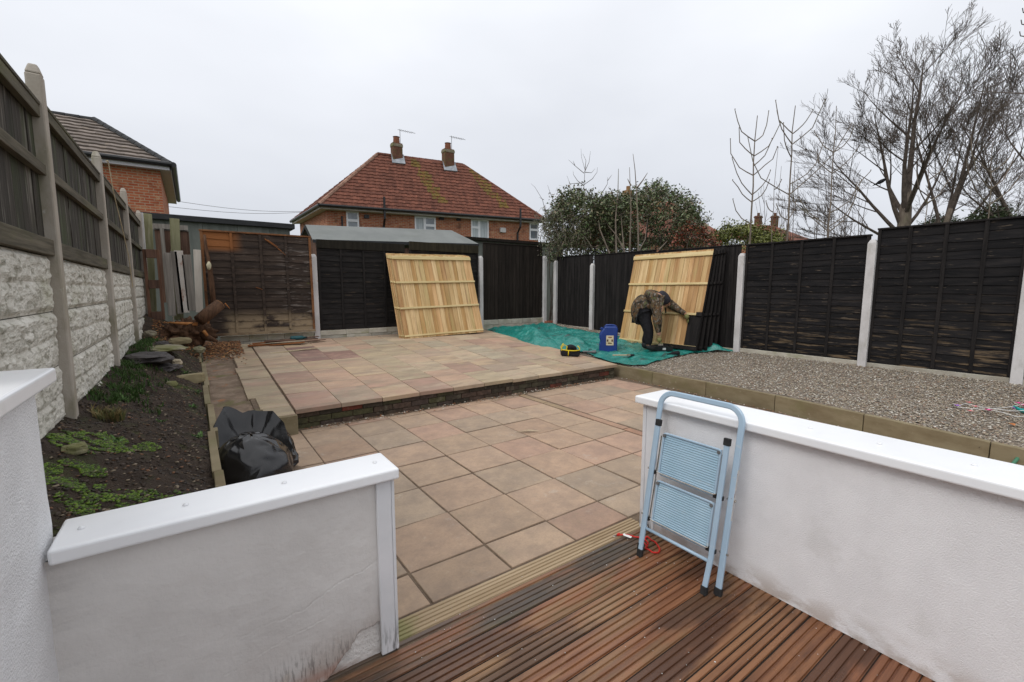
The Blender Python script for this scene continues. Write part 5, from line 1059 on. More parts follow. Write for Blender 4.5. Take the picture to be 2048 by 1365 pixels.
for (x0, y0, x1, y1, sp) in ((692, 420, 717, 470, [(0, 1, .0, .62, 0), (0, 1, .62, 1, 0)]), (829, 430, 871, 486, [(0, .47, 0, 1, 1), (.47, 1, 0, .68, 0), (.47, 1, .68, 1, 0)]), (942, 436, 977, 490, [(0, .46, 0, .68, 1), (0, .46, .68, 1, 1), (.46, 1, 0, 1, 1)]), (1059, 444, 1077, 480, [(0, 1, 0, .6, 0), (0, 1, .6, 1, 0)])):
    u0, z1 = wu(x0, y0); u1, _ = wu(x1, y0); _, z0 = wu(x0, y1); wins.append((u0, u1, z0, z1 - .06, sp))
b = MB(); wallpoly(b, wa, wb, 0, ez - .05, [w_[:4] for w_ in wins]); wallpoly(b, wd_, wa, 0, ez - .05); wallpoly(b, wb, wc, 0, ez - .05); wallpoly(b, wc, wd_, 0, ez - .05)
b.build('wall', BRICKR, t)
b = MB()
for w_ in wins:                                                     # the reveals of the openings
    for z in (w_[2], w_[3]): p0 = wa + dirf * w_[0]; p1 = wa + dirf * w_[1]; b.poly([(p0.x, p0.y, z), (p1.x, p1.y, z), (p1.x - nf.x * .12, p1.y - nf.y * .12, z), (p0.x - nf.x * .12, p0.y - nf.y * .12, z)])
    for u in (w_[0], w_[1]): p0 = wa + dirf * u; b.poly([(p0.x, p0.y, w_[2]), (p0.x - nf.x * .12, p0.y - nf.y * .12, w_[2]), (p0.x - nf.x * .12, p0.y - nf.y * .12, w_[3]), (p0.x, p0.y, w_[3])])
b.build('window_reveal', BRICKR, t)
for w_ in wins: window(t, Vector((wa.x, wa.y, 0)) - nf * .02, dirf, w_[0], w_[1], w_[2], w_[3], nf, w_[4])
b = MB()                                                            # gutters and fascia
for p, q in ((FL, FR), (BL_, FL)):
    p2, q2 = Vector(p), Vector(q); b.tube([p2 + Vector((0, -.05, -.03)), q2 + Vector((0, -.05, -.03))], .07, 8)
b.build('gutter', BLACKP, t)
b = MB()
for p, q in ((FL, FR), (BL_, FL)):
    p1, q1 = sh(p, .06), sh(q, .06); p2, q2 = sh(p, .42), sh(q, .42); z = ez - .16
    b.add([(p1.x, p1.y, z), (q1.x, q1.y, z), (q1.x, q1.y, ez - .04), (p1.x, p1.y, ez - .04), (p2.x, p2.y, z), (q2.x, q2.y, z)], [(0, 1, 2, 3), (4, 5, 1, 0)])
b.build('soffit', mat('soffit_paint', (.45, .42, .38), (.55, .52, .48), (3, 3, 3), rough=.7), t)
for px, up, off_ in ((684, 0, .06), (767, .55, .08), (1034, .5, .08)):
    u, _ = wu(px, 440); c_ = wa + dirf * u + nf * off_; b = MB()
    pts = [(c_.x, c_.y, 0), (c_.x, c_.y, ez - .6 + (.5 if up else .2))]
    if up: c2 = c_ + nf * .38; pts = [(c_.x, c_.y, 0), (c_.x, c_.y, ez - .75), (c2.x, c2.y, ez - .45), (c2.x, c2.y, ez + up)]
    b.tube(pts, .055 if up else .04, 8); b.build('drain_pipe', BLACKP, t, smooth=False)
u, z = wu(1005, 461); p = wa + dirf * u + nf * .05; b = MB(); b.box((p.x - .17, p.y - .06, z - .12), (p.x + .17, p.y + .06, z + .12)); b.build('vent_box', CONCW, t, bevel=.01)
for px, py in ((733, 434), (883, 437), (917, 439)): u, z = wu(px, py); p = wa + dirf * u + nf * .02; b = MB(); b.box((p.x - .11, p.y - .05, z - .08), (p.x + .11, p.y + .05, z + .08)); b.build('air_brick', BLACKP, t)
for px0, px1, pyb, pyt, potx, pant in ((784, 804, 328, 289, 795, 801), (886, 907, 341, 301, 895, 905)):   # chimneys stand on the ridge's near side
    nn_ = (FR - FL).cross(RL - FL); rr_ = ray((px0 + px1) / 2, pyb + 1); d0 = nn_.dot(FL + off - EYE) / nn_.dot(rr_) + .25; wdt = (px1 - px0) * d0 / FPX * 1.0; top = ond((px0 + px1) / 2, pyt, d0) - off; c_ = (ond((px0 + px1) / 2, pyb, d0) - off)
    b = MB(); h_ = wdt * .50; b.box((c_.x - h_, c_.y - h_ * .7, c_.z - .5), (c_.x + h_, c_.y + h_ * .7, top.z)); ch = b.build('chimney', mat('chimney_brick', (.10, .045, .03), (.17, .08, .05), (9, 9, 9), rough=.95, bump=.6, layers=[((.10, .10, .035), (3, 3, 5), .45, .65, .75)]), rf, bevel=.02)
    b = MB(); b.box((c_.x - h_ * 1.08, c_.y - h_ * .77, top.z - .20), (c_.x + h_ * 1.08, c_.y + h_ * .77, top.z - .05)); b.build('chimney_crown', STONE, ch, bevel=.02)
    b = MB(); b.tube([(c_.x, c_.y, top.z - .02), (c_.x, c_.y, top.z + .30), (c_.x, c_.y, top.z + .32)], [.17, .15, .18], 12); b.build('chimney_pot', mat('chimney_pot', (.15, .055, .03), (.22, .09, .05), (9, 9, 9), rough=.9), ch, smooth=False)
    fl_ = MB(); sl = (RL.z - FL.z) / ((RL - FL).y if abs((RL - FL).y) > .1 else 1)
    nrm = ((FR - FL).cross(RL - FL)).normalized(); upd = nrm.cross((FR - FL).normalized()).normalized(); axd = (FR - FL).normalized()
    if nrm.z < 0: nrm = -nrm
    if upd.z < 0: upd = -upd
    k_ = (FL - (c_ + Vector((0, -h_ * .7, 0)))).dot(nrm) / nrm.z; s0 = c_ + Vector((0, -h_ * .7, k_)); wv = h_ * 1.3
    fl_.add([s0 - axd * wv * 1.0 - upd * .16 + nrm * .09, s0 + axd * wv - upd * .16 + nrm * .09, s0 + axd * wv * .95 + upd * .5 + nrm * .09, s0 - axd * wv * .95 + upd * .5 + nrm * .09, s0 - axd * wv * 1.0 - upd * .16, s0 + axd * wv - upd * .16], [(0, 1, 2, 3), (4, 5, 1, 0)]); fl_.build('flashing', LEAD, ch)
    ax_, az_ = c_.x + h_ * .8, top.z
    b = MB(); b.tube([(ax_, c_.y, az_ - .8), (ax_, c_.y, az_ + .75)], .014, 6); b.tube([(ax_ - .12, c_.y, az_ + .70), (ax_ + .8, c_.y - .1, az_ + .66)], .010, 5)
    for k in range(7): b.tube([(ax_ + .05 + .1 * k, c_.y - .16, az_ + .69), (ax_ + .05 + .1 * k, c_.y + .14, az_ + .69)], .008, 4)
    b.build('aerial', GREYP, ch)

# ---- house on the left, beyond the boundary fence
ez2, rz2 = 5.0, 7.5
A = onz(341, 331, ez2); B = onz(347, 374, ez2); B.x = A.x; Rr = onz(188, 241, rz2); Rr.y = (A.y + B.y) / 2 + .6
Rr = onpl(188, 241, (-20, A.y + 3.2), (20, A.y + 3.2)); B.y = A.y + 6.4; rz2 = Rr.z
t = thing('side_house', 'brick house with brown grey tiled roof and white fascia beyond the left boundary fence', 'house', (A.x, A.y, 0)); off2 = Vector((A.x, A.y, 0))
A, B, Rr = A - off2, B - off2, Rr - off2; A.z = B.z = ez2; A1, B1 = A + Vector((-9, 0, 0)), B + Vector((-9, 0, 0)); R1_ = Rr + Vector((-6, 0, 0))
rf2 = tiled(t, 'roof', A1, A, Rr, R1_, 11, GTILE, tw=.36, amp=.012, step=.05, seg=3); tiled(rf2, 'side_slope', A, B, Rr + Vector((0, .02, 0)), Rr, 11, GTILE, tw=.36, amp=.012, step=.05, seg=3)
b = MB(); b.poly([B, B1, R1_, Rr]); b.build('rear_slope', GTILE, rf2)
ridge(rf2, A + Vector((0, 0, .03)), Rr + Vector((0, 0, .03)), DARKF, .09, 'hip_tile'); ridge(rf2, Rr, R1_, DARKF, .09)
b = MB(); i_ = .26; wallpoly(b, A1 + Vector((0, i_, 0)), A + Vector((-i_, i_, 0)), 0, ez2 - .1); wallpoly(b, A + Vector((-i_, i_, 0)), B + Vector((-i_, -i_, 0)), 0, ez2 - .1); b.build('wall', BRICKL, t)
b = MB(); b.box((-9, .0, ez2 - .15), (0.0, .03, ez2 - .03)); b.box((-.03, .0, ez2 - .15), (.0, 6.4, ez2 - .03)); b.box((-9, .03, ez2 - .14), (-.03, i_ + .02, ez2 - .12)); b.box((-i_ - .02, .03, ez2 - .142), (-.03, 6.4, ez2 - .122)); b.build('fascia', mat('fascia_paint', (.52, .50, .52), (.58, .56, .58), (3, 3, 3), rough=.5, bump=0), t)
b = MB(); b.tube([(-9, -.06, ez2 + .01), (.03, -.06, ez2 + .01)], .07, 8); b.tube([(.07, -.08, ez2 + .01), (.07, 6.4, ez2 + .01)], .075, 8); b.build('gutter', BLACKP, t)

# ---- small house far behind the saplings
t = thing('distant_house', 'far brick house with a red roof and two chimneys seen low behind the bare saplings', 'house', (0, 0, 0))
dz = 46.; P_ = lambda px, py, d_=dz: ond(px, py, d_)
q = [P_(1462, 478), P_(1600, 492), P_(1548, 452), P_(1493, 448)]; bk = P_(1530, 470, 56.)
b = MB(); b.poly([q[0], q[1], q[2], q[3]]); b.poly([q[1], P_(1640, 486, 54), q[2]]); b.poly([q[0], P_(1440, 474, 54), q[3]]); b.poly([P_(1440, 474, 54), P_(1640, 486, 54), q[2], q[3]]); b.build('roof', mat('far_roof', (.16, .06, .04), (.22, .09, .06), (.8, .8, 3), rough=.95), t)
b = MB(); wallpoly(b, q[0][:2], q[1][:2], 0, min(q[0].z, q[1].z) + .05); wallpoly(b, q[1][:2], P_(1640, 486, 54)[:2], 0, q[1].z); b.build('wall', BRICKR, t)
for px in (1516, 1549):
    c_ = P_(px, 447, 47); b = MB(); b.box((c_.x - .32, c_.y - .25, c_.z - 1.2), (c_.x + .32, c_.y + .25, c_.z + .75)); b.box((c_.x - .38, c_.y - .3, c_.z + .55), (c_.x + .38, c_.y + .3, c_.z + .68)); b.tube([(c_.x, c_.y, c_.z + .7), (c_.x, c_.y, c_.z + 1.05)], .14, 8); b.build('chimney', MATS['chimney_brick'], t)
t = thing('chimney_house', 'brick house almost hidden by the bushes, only its ridge and two chimneys showing', 'house', (0, 0, 0))
b = MB(); zb = P_(1300, 395, 30).z
q0, q1 = P_(1215, 398, 30), P_(1345, 404, 33); 
b.poly([q0, q1, q1 + Vector((1, -4, -3)), q0 + Vector((-1, -4, -3))]); b.poly([q0, q1, q1 + Vector((1, 4, -3)), q0 + Vector((-1, 4, -3))]); b.build('roof', MATS['far_roof'], t)
b = MB(); wallpoly(b, (q0 + Vector((-.8, -3.6, 0)))[:2], (q1 + Vector((.8, -3.6, 0)))[:2], 0, q0.z - 2.7); b.build('wall', BRICKR, t)
for px, py in ((1256, 388), (1312, 394)):
    c_ = P_(px, py, 31); b = MB(); b.box((c_.x - .3, c_.y - .25, c_.z - 1.0), (c_.x + .3, c_.y + .25, c_.z + .2)); b.tube([(c_.x, c_.y, c_.z + .2), (c_.x, c_.y, c_.z + .5)], .13, 8); b.build('chimney', mat('ochre_chimney', (.22, .12, .05), (.32, .18, .08), (9, 9, 9)), t)

# ---- garage and shed behind the back fence
t = thing('garage', 'grey green panelled garage with a black felt roof edge behind the weathered panel', 'garage', (0, 11.5, 0))
b = MB(); zt = 2.80; x = -2.2
while x < 1.90: xe = min(x + .62, 1.93); b.box((x, .0, 0), (xe - .006, .04, zt), gray(.85, 1.15), 0, random.random()); x += .62
b.box((1.89, .04, 0), (1.93, 5, zt)); b.build('wall', GARAGE, t)
b = MB(); b.add([(-2.3, -.10, zt - .0), (2.02, -.10, zt - .01), (2.02, 5.1, zt + .05), (-2.3, 5.1, zt + .05), (-2.3, -.10, zt + .12), (2.02, -.10, zt + .10), (2.02, 5.1, zt + .16), (-2.3, 5.1, zt + .16)], [(0, 3, 2, 1), (4, 5, 6, 7), (0, 1, 5, 4), (1, 2, 6, 5), (2, 3, 7, 6), (3, 0, 4, 7)]); b.build('roof', DARKF, t, bevel=.01)
t = thing('garden_shed', 'long garden shed with a low grey felt roof directly behind the black back fence', 'shed', (0, 10.2, 0))
a_, c_, r0, r1 = ony(625, 479, 10.2), ony(957, 488, 10.2), ony(613, 450, 11.0), ony(903, 461, 11.0)
ze, zr = 2.50, 2.90; xa, xb = a_.x, c_.x; xr0, xr1 = r0.x - .02, r1.x
b = MB(); 
def slabq(pts, th): 
    pts = [Vector(p) for p in pts]; b.add(pts + [p - Vector((0, 0, th)) for p in pts], [(0, 1, 2, 3), (7, 6, 5, 4)] + [(4 + i, 4 + (i + 1) % 4, (i + 1) % 4, i) for i in range(4)])
zl, zrr = a_.z, c_.z
slabq([(xa, 0, zl), (xb, 0, zrr), (xr1, .8, r1.z), (xr0, .8, r0.z)], .02); slabq([(xr0, .8, r0.z), (xr1, .8, r1.z), (xb, 1.7, zrr), (xa, 1.7, zl)], .021)
rfs = b.build('roof', FELT, t)
b = MB(); b.add([(xa - .02, -.0, zl), (xa - .02, -.0, zl - .07), (xr0 - .02, .8, r0.z - .07), (xr0 - .02, .8, r0.z)], [(0, 1, 2, 3)]); b.add([(xa - .02, 1.7, zl), (xa - .02, 1.7, zl - .07), (xr0 - .02, .8, r0.z - .07), (xr0 - .02, .8, r0.z)], [(0, 1, 2, 3)]); b.add([(xa, -.02, zl - .004), (xa, -.02, zl - .07), (xb, -.02, zrr - .07), (xb, -.02, zrr - .004)], [(0, 1, 2, 3)]); b.build('felt_edge', DARKF, rfs)
b = MB(); b.box((xa + .1, .12, 0), (xb - .1, .16, ze - .1), (1, 1, 1)); b.poly([(xa + .1, .12, 0), (xa + .1, 1.6, 0), (xa + .1, 1.6, zl - .05), (xr0 + .12, .8, r0.z - .05), (xa + .1, .12, zl - .02)]); b.poly([(xb - .1, .12, 0), (xb - .1, 1.6, 0), (xb - .1, 1.6, zrr - .05), (xr1, .8, r1.z - .06), (xb - .1, .12, zrr - .02)]); b.build('wall', BROWNW, t)
# a second dark roof line behind the brown fence panel
t = thing('outbuilding', 'low dark flat roofed outbuilding behind the dark brown fence panel', 'outbuilding', (0, 12.5, 0))
a_, c_ = ony(935, 476, 12.5), ony(1100, 481, 12.5); b = MB(); b.box((a_.x, 0, 0), (c_.x + .6, 2.5, a_.z - .06)); b.build('wall', GARAGE, t); b = MB(); b.box((a_.x - .1, -.1, a_.z - .06), (c_.x + .7, 2.6, a_.z + .03)); b.build('roof', DKBROWN, t)

# ---- overhead wires
for (x0, y0, x1, y1, lb) in ((330, 399, 660, 421, 'upper overhead wire between the left house and the brick houses'), (330, 413, 660, 420, 'lower overhead wire between the left house and the brick houses')):
    p, q = ond(x0, y0, 19), ond(x1, y1, 24); b = MB(); b.tube([p.lerp(q, k / 10) - Vector((0, 0, .25 * math.sin(math.pi * k / 10))) for k in range(11)], .009, 5); tag(b.build('overhead_wire', GREYP), lb, 'wire')
p, q = ond(1945, 182, 9), ond(2075, 190, 7.5); b = MB(); b.tube([p.lerp(q, k / 6) for k in range(7)], [.004, .008, .008, .01, .011, .012, .013], 5); b.tube([p.lerp(q, .05), p.lerp(q, .0) + Vector((0, 0, .1))], .004, 4); b.tube([p.lerp(q, .12), p.lerp(q, .05) + Vector((0, 0, -.12))], .004, 4)
tag(b.build('overhanging_branch', TWIG), 'single thin branch reaching in from the right edge in front of the trees', 'branch')
b = MB(); p = ond(2052, 30, 7)
for k in range(5): b.tube([p + Vector((.1, -.1, -.35 + .16 * k)), p + Vector((-.02, .03, -.30 + .17 * k)), p + Vector((-.05, .04, -.24 + .17 * k))], .008, 4)
tag(b.build('overhanging_branch', TWIG), 'bit of twiggy branch at the top right corner of the sky', 'branch')

# ================================================================== TREES
def perp(d):
    a = d.orthogonal().normalized(); return Matrix.Rotation(random.random() * 6.283, 3, d) @ a
def limb(mb, p, d, L_, r0, depth, up=.25, wig=.12, ang=(25, 50), nch=(4, 7), rmin=.006, sides=(8, 6, 4, 3, 3), tips=None, first=.25, ratio=(.45, .7), rend=.35):
    n = max(3, int(5 if depth > 1 else 4)); pts = [p.copy()]; ds = [d.copy()]
    for k in range(n):
        d = (d + Vector((rnd(-wig, wig), rnd(-wig, wig), rnd(-wig, wig))) + Vector((0, 0, up / n))).normalized(); p = p + d * (L_ / n); pts.append(p.copy()); ds.append(d.copy())
    rs = [max(rmin, r0 * (1 - (1 - rend) * k / n)) for k in range(n + 1)]
    mb.tube(pts, rs, sides[min(len(sides) - 1, 4 - depth if depth <= 4 else 0)], (1, 1, 1), 0, random.random(), cap=False)
    if tips is not None and depth <= 1: tips.append((pts[-1], ds[-1]))
    if depth == 0: return
    c = random.randint(*nch)
    for k in range(c):
        f = first + (1 - first) * (k + rnd(.1, .9)) / c; i = min(int(f * n), n - 1); q = pts[i].lerp(pts[i + 1], f * n - i); dd = ds[i]
        a = R(rnd(*ang)); nd = (dd * math.cos(a) + perp(dd) * math.sin(a)).normalized()
        if nd.z < -.2: nd.z = abs(nd.z) * .3
        rr = rs[i] * rnd(.36, .52); limb(mb, q, nd, L_ * rnd(*ratio) * (1.15 - .45 * f), rr, depth - 1, up, wig, ang, nch, rmin, sides, tips, .15, ratio, rend)
def big_tree(label, base, limbs, h0, r0, rmin=.0045, seed=1, ex=()):
    random.seed(seed); t = thing('bare_tree', label, 'tree', base); tr = MB(); cr_ = MB(); 
    top = Vector((limbs[0][0][0] * .0, 0, h0)); ld = Vector(limbs[0][0]).normalized(); tr.tube([(0, 0, -.2), (0, 0, h0 * .5), top * .9, top, top + ld * .4, top + ld * .9], [r0 * 1.15, r0, r0 * .95, r0 * .85, limbs[0][2] * 1.0, limbs[0][2] * .8], 12); tr.build('trunk', BARK, t, smooth=True)
    for (d, L_, r_, hz) in limbs: limb(cr_, Vector((0, 0, hz)), Vector(d).normalized(), L_, r_, 4, .26, .095, (18, 44), (4, 6), rmin, ratio=(.42, .66), rend=.12)
    cr_.build('crown', TWIG, t)
    return t
rt = Vector((math.cos(YAW), -math.sin(YAW), 0)); fw = Vector((math.sin(YAW), math.cos(YAW), 0))
def sd(x, y, z): v = rt * x + fw * y; return (v.x, v.y, z)
tb = ond(1806, 470, 15.5); tb.z = 0
big_tree('largest bare tree, its wide crown rising above the right fence', tb, [(sd(.12, .1, 1), 4.9, .11, 4.2), (sd(-.16, -.2, 1), 4.3, .09, 3.9), (sd(-.50, .0, 1), 4.2, .08, 3.4), (sd(-.95, .1, .85), 3.8, .07, 3.2), (sd(-1.15, -.2, .55), 3.5, .06, 2.9), (sd(-1.1, .3, .2), 2.9, .045, 2.9), (sd(.45, .1, 1), 4.2, .08, 4.0), (sd(.8, .2, .8), 3.6, .06, 3.4), (sd(1.0, .0, .5), 3.0, .05, 3.1), (sd(.1, .8, .9), 3.8, .07, 3.9), (sd(-.3, -.8, .9), 3.8, .07, 3.9)], 4.2, .20, seed=11)
tb2 = ond(1885, 460, 15.0); tb2.z = 0
big_tree('second bare tree leaning right of the largest one and cut off by the frame', tb2, [(sd(.22, 0, 1), 5.0, .08, 3.0), (sd(.55, .1, 1), 4.6, .07, 3.0), (sd(.9, -.1, .9), 4.2, .06, 2.8), (sd(.4, .4, 1), 4.2, .06, 3.2), (sd(-.1, .1, 1), 4.2, .06, 3.1), (sd(1.3, .1, .5), 3.6, .045, 2.8)], 3.2, .12, seed=12)
tb3 = ond(2060, 460, 13.5); tb3.z = 0
big_tree('third bare tree at the right frame edge with dense fine twigs', tb3, [(sd(-.1, 0, 1), 4.2, .10, 2.9), (sd(-.5, .1, .9), 3.6, .08, 2.7), (sd(.5, .1, .9), 3.8, .08, 2.8), (sd(-.8, -.1, .6), 3.0, .06, 2.6)], 3.0, .13, seed=14)
# bird in the largest tree
p = ond(1761, 364, 15.2); t = thing('bird', 'dark bird perched on a left limb of the largest tree', 'bird', p, -YAW)
skin('body', [[(0, 0, 0, .07), (.10, 0, .05, .06), (.15, 0, .09, .04), (.20, 0, .085, .008)], [(0, 0, 0, .07), (-.12, 0, -.06, .035), (-.26, 0, -.13, .012)]], DARKC, t, 1); b = MB(); b.tube([(0, 0, -.06), (.0, 0, -.14)], .01, 4); b.build('legs', DARKC, t)

def sapling(label, base_px, top_px, d_, pairs, seed, lean=0, r0=.036, group=None):
    """young ash: a straight leader with opposite upswept shoots"""
    random.seed(seed); bp, tp = ond(*base_px, d_), ond(*top_px, d_); base = Vector((bp.x, bp.y, 0)); t = thing('sapling', label, 'sapling', base, group=group)
    mb = MB(); L_ = tp - base; n = 10; pts = [L_ * (k / n) + Vector((rnd(-.02, .02), rnd(-.02, .02), 0)) * (k > 0) for k in range(n + 1)]; mb.tube(pts, [r0 * (1 - .75 * k / n) for k in range(n + 1)], 6); mb.tube([pts[-1], pts[-1] + Vector((0, 0, .03))], [.010, .006], 5); mb.build('stem', BARK, t)
    s = MB(); h0 = (bp.z) / L_.z
    for f, ln, sides_ in pairs:
        f2 = h0 + (1 - h0) * f; q = L_ * f2
        for sgn in sides_:
            v = (rt * sgn + fw * rnd(-.6, .6)).normalized(); ln *= rnd(.75, 1.2); m1 = q + v * ln * rnd(.36, .46) + Vector((0, 0, ln * rnd(.26, .38))); m2 = q + v * ln * rnd(.55, .66) + Vector((0, 0, ln * rnd(.55, .7))); m3 = q + v * ln * rnd(.66, .85) + Vector((0, 0, ln * rnd(.95, 1.15)))
            s.tube([q, q.lerp(m1, .5) + Vector((0, 0, -.01)), m1, m2, m3, m3 + Vector((0, 0, .03))], [.015, .013, .012, .011, .009, .014], 5, cap=True)
    s.build('branches', BARK, t)
sapling('bare sapling with paired upswept shoots, leftmost above the right fence', (1500, 475), (1513, 234), 11.5, [(.12, .55, (-1,)), (.30, .50, (-1, 1)), (.36, .75, (-1, 1)), (.52, .85, (-1, 1)), (.60, .8, (1,)), (.68, .8, (-1, 1)), (.80, .75, (-1, 1))], 3)
sapling('bare sapling with the tallest leader, second from the left above the right fence', (1575, 478), (1589, 214), 11.5, [(.15, .5, (-1, 1)), (.34, 1.3, (-1, 1)), (.42, .9, (1,)), (.62, .6, (-1,)), (.72, .8, (-1, 1)), (.80, .5, (-1, 1))], 5)
sapling('bare forked sapling between the tall leader and the largest tree', (1660, 478), (1673, 214), 11.8, [(.06, 1.5, (-1, 1)), (.10, 1.2, (-1, 1)), (.2, 1.3, (1,)), (.5, .7, (-1, 1)), (.66, .5, (-1, 1))], 6, r0=.03)
sapling('thin single shoot between the two left saplings', (1545, 478), (1554, 296), 11.7, [(.3, .3, (-1,)), (.55, .25, (1,))], 7, r0=.016)
sapling('slender sapling in front of the largest tree trunk', (1858, 452), (1862, 297), 10.5, [(.3, .5, (-1, 1)), (.6, .4, (1,))], 8, r0=.018)
sapling('slender sapling in front of the second bare tree', (1986, 450), (1987, 288), 10., [(.25, .9, (-1, 1)), (.45, .7, (-1, 1)), (.65, .5, (1, -1))], 9, r0=.022)
random.seed(21)
t = thing('shrub', 'thicket of thin bare stems beside the forked sapling', 'shrub', (ond(1625, 478, 12.5).x, ond(1625, 478, 12.5).y, 0)); b = MB(); o0 = t.location.copy()
for k in range(26):
    px = rnd(1545, 1740); d_ = rnd(11.5, 14); q = ond(px, 480, d_); q.z = 0; tp = ond(px + rnd(-35, 35), rnd(300, 440), d_)
    md = q.lerp(tp, .6) + Vector((rnd(-.15, .15), rnd(-.15, .15), 0)); b.tube([q - o0, md - o0, tp - o0], [.014, .010, .004], 4, cap=False)
    for j in range(5): f = rnd(.45, .9); c_ = q.lerp(tp, f); v = Vector((rnd(-1, 1), rnd(-1, 1), rnd(.6, 1.6))) * .32; b.tube([c_ - o0, c_ + v * .5 - o0, c_ + v + Vector((0, 0, .1)) - o0], [.006, .005, .003], 3, cap=False)
b.build('stems', TWIG, t)

# ---- leafy bushes: many small leaves through an uneven volume on real stems
def leaves_obj(name, pts, size, cols, m, parent, up=.3):
    n = len(pts); P = np.array(pts); nv = RNG.normal(size=(n, 3)); nv[:, 2] = np.abs(nv[:, 2]) + up; nv /= np.linalg.norm(nv, axis=1)[:, None]
    a = RNG.normal(size=(n, 3)); a -= (a * nv).sum(1)[:, None] * nv; a /= np.linalg.norm(a, axis=1)[:, None]; c = np.cross(nv, a); s = RNG.uniform(size[0], size[1], n)[:, None]
    V = np.stack([P - a * s, P - c * s * .45 + nv * s * .12, P + a * s, P + c * s * .45 + nv * s * .12], 1)
    me = bpy.data.meshes.new(name); me.vertices.add(n * 4); me.vertices.foreach_set('co', V.reshape(-1)); me.loops.add(n * 4); me.loops.foreach_set('vertex_index', np.arange(n * 4)); me.polygons.add(n); me.polygons.foreach_set('loop_start', np.arange(n) * 4); me.polygons.foreach_set('loop_total', np.full(n, 4))
    me.materials.append(m); me.update(calc_edges=True); cols = np.array(cols); C = cols[RNG.integers(0, len(cols), n)] * RNG.uniform(.7, 1.3, (n, 1)); C = np.concatenate([C, RNG.random((n, 1))], 1)
    ca = me.color_attributes.new('Col', 'FLOAT_COLOR', 'CORNER'); ca.data.foreach_set('color', np.repeat(C, 4, 0).astype(np.float32).ravel())
    o = bpy.data.objects.new(name, me); COL.objects.link(o); o.parent = parent; return o
GREENS = [(.19, .16, .10), (.14, .16, .07), (.07, .11, .04), (.10, .15, .06), (.055, .08, .03), (.17, .20, .12), (.09, .10, .05), (.18, .20, .12), (.14, .10, .07), (.11, .13, .07)]
def bush(label, prof_px, d0, depth, cols, nleaf, seed, zbase=0., leafs=(.035, .065), nst=40, twcol=TWIG, gaps=.12, name='bush', spray=.25, pxs=None, bottom=520):
    """profile: (px, py) outline of the crown's top; foliage gathered in sprays along real twigs"""
    random.seed(seed); xs_ = [q[0] for q in prof_px]; ys_ = [q[1] for q in prof_px]; c0 = ond((xs_[0] + xs_[-1]) / 2, bottom, d0); t = thing(name, label, 'bush', (c0.x, c0.y, 0)); o0 = Vector((c0.x, c0.y, 0)); tw = MB(); pts = []
    for k in range(nst):
        px = rnd(xs_[0], xs_[-1]); yt = float(np.interp(px, xs_, ys_)); py = bottom - (bottom - yt) * (1 - random.random() ** 1.5); py = min(max(py, yt - 8), bottom); dd = d0 + rnd(-.5, .5) * depth
        tip = ond(px, py, dd); root = ond(px + rnd(-25, 25), bottom, d0 + rnd(-.2, .2) * depth); root.z = zbase; md = root.lerp(tip, .6) + Vector((rnd(-.2, .2), rnd(-.2, .2), 0))
        if k % 3 == 0: tw.tube([root - o0, md - o0, tip - o0], [.018, .012, .004], 4, cap=False)
        for j in range(random.randint(5, 9)):
            v = Vector((random.gauss(0, 1), random.gauss(0, 1), random.gauss(.1, .7))).normalized() * rnd(.12, .4) * spray / .25; e = tip + v
            if k % 2 == 0: tw.tube([tip - o0, tip + v * .5 - o0, e - o0], [.005, .004, .0025], 3, cap=False)
            m_ = nleaf // (nst * 7)
            for q in range(m_): f = random.random() ** .6; s_ = .07; pts.append(tuple(tip + v * f + Vector((random.gauss(0, s_), random.gauss(0, s_), random.gauss(0, s_))) - o0))
    for k in range(nst // 2):                                       # ragged shoots standing out of the outline
        px = rnd(xs_[0] - 4, xs_[-1] + 4); yt = float(np.interp(px, xs_, ys_)); a = ond(px, yt + 14, d0 + rnd(-.5, .5) * depth); e = a + Vector((rnd(-.25, .25), rnd(-.25, .25), rnd(.2, .55)))
        if bottom - yt < 60: e = a.lerp(e, .35)
        m_ = a.lerp(e, .5) + Vector((rnd(-.05, .05), rnd(-.05, .05), 0)); tw.tube([a - o0, m_ - o0, e - o0], [.006, .005, .003], 3, cap=False)
        for q in range(26): f = random.random(); pts.append(tuple(a.lerp(e, f) + Vector((random.gauss(0, .035), random.gauss(0, .035), random.gauss(0, .03))) - o0))
    tw.build('stems', twcol, t); leaves_obj('foliage', pts, leafs, cols, LEAF, t); return t
P1 = [(1098, 455), (1105, 425), (1125, 402), (1150, 395), (1180, 405), (1210, 408), (1240, 405), (1262, 400), (1300, 382), (1330, 385), (1365, 398), (1390, 420), (1405, 445), (1430, 470)]
bush('big tangled evergreen bush left part, spilling over the dark corner of the fence', P1[:7], 12.2, 2.2, GREENS, 12500, 31, nst=170, leafs=(.03, .055))
bush('big glossy evergreen bush behind the leaning painted panels', P1[5:13], 12.5, 2.4, GREENS, 15500, 32, nst=190, leafs=(.03, .055))
bush('bush with rust red leaves at the right side of the evergreens', [(1350, 478), (1365, 458), (1380, 448), (1395, 450), (1410, 460), (1425, 475), (1435, 484)], 11.2, .6, [(.20, .05, .03), (.26, .06, .03), (.15, .045, .025), (.09, .09, .03), (.08, .06, .03)], 1500, 33, nst=50, leafs=(.022, .045), spray=.13, bottom=505)
bush('pale yellow green shrub low behind the fence under the saplings', [(1425, 478), (1450, 452), (1480, 455), (1520, 466), (1560, 475)], 13.0, 1.2, [(.16, .18, .04), (.20, .21, .06), (.12, .14, .035)], 5200, 34, nst=90, leafs=(.03, .055), bottom=500)
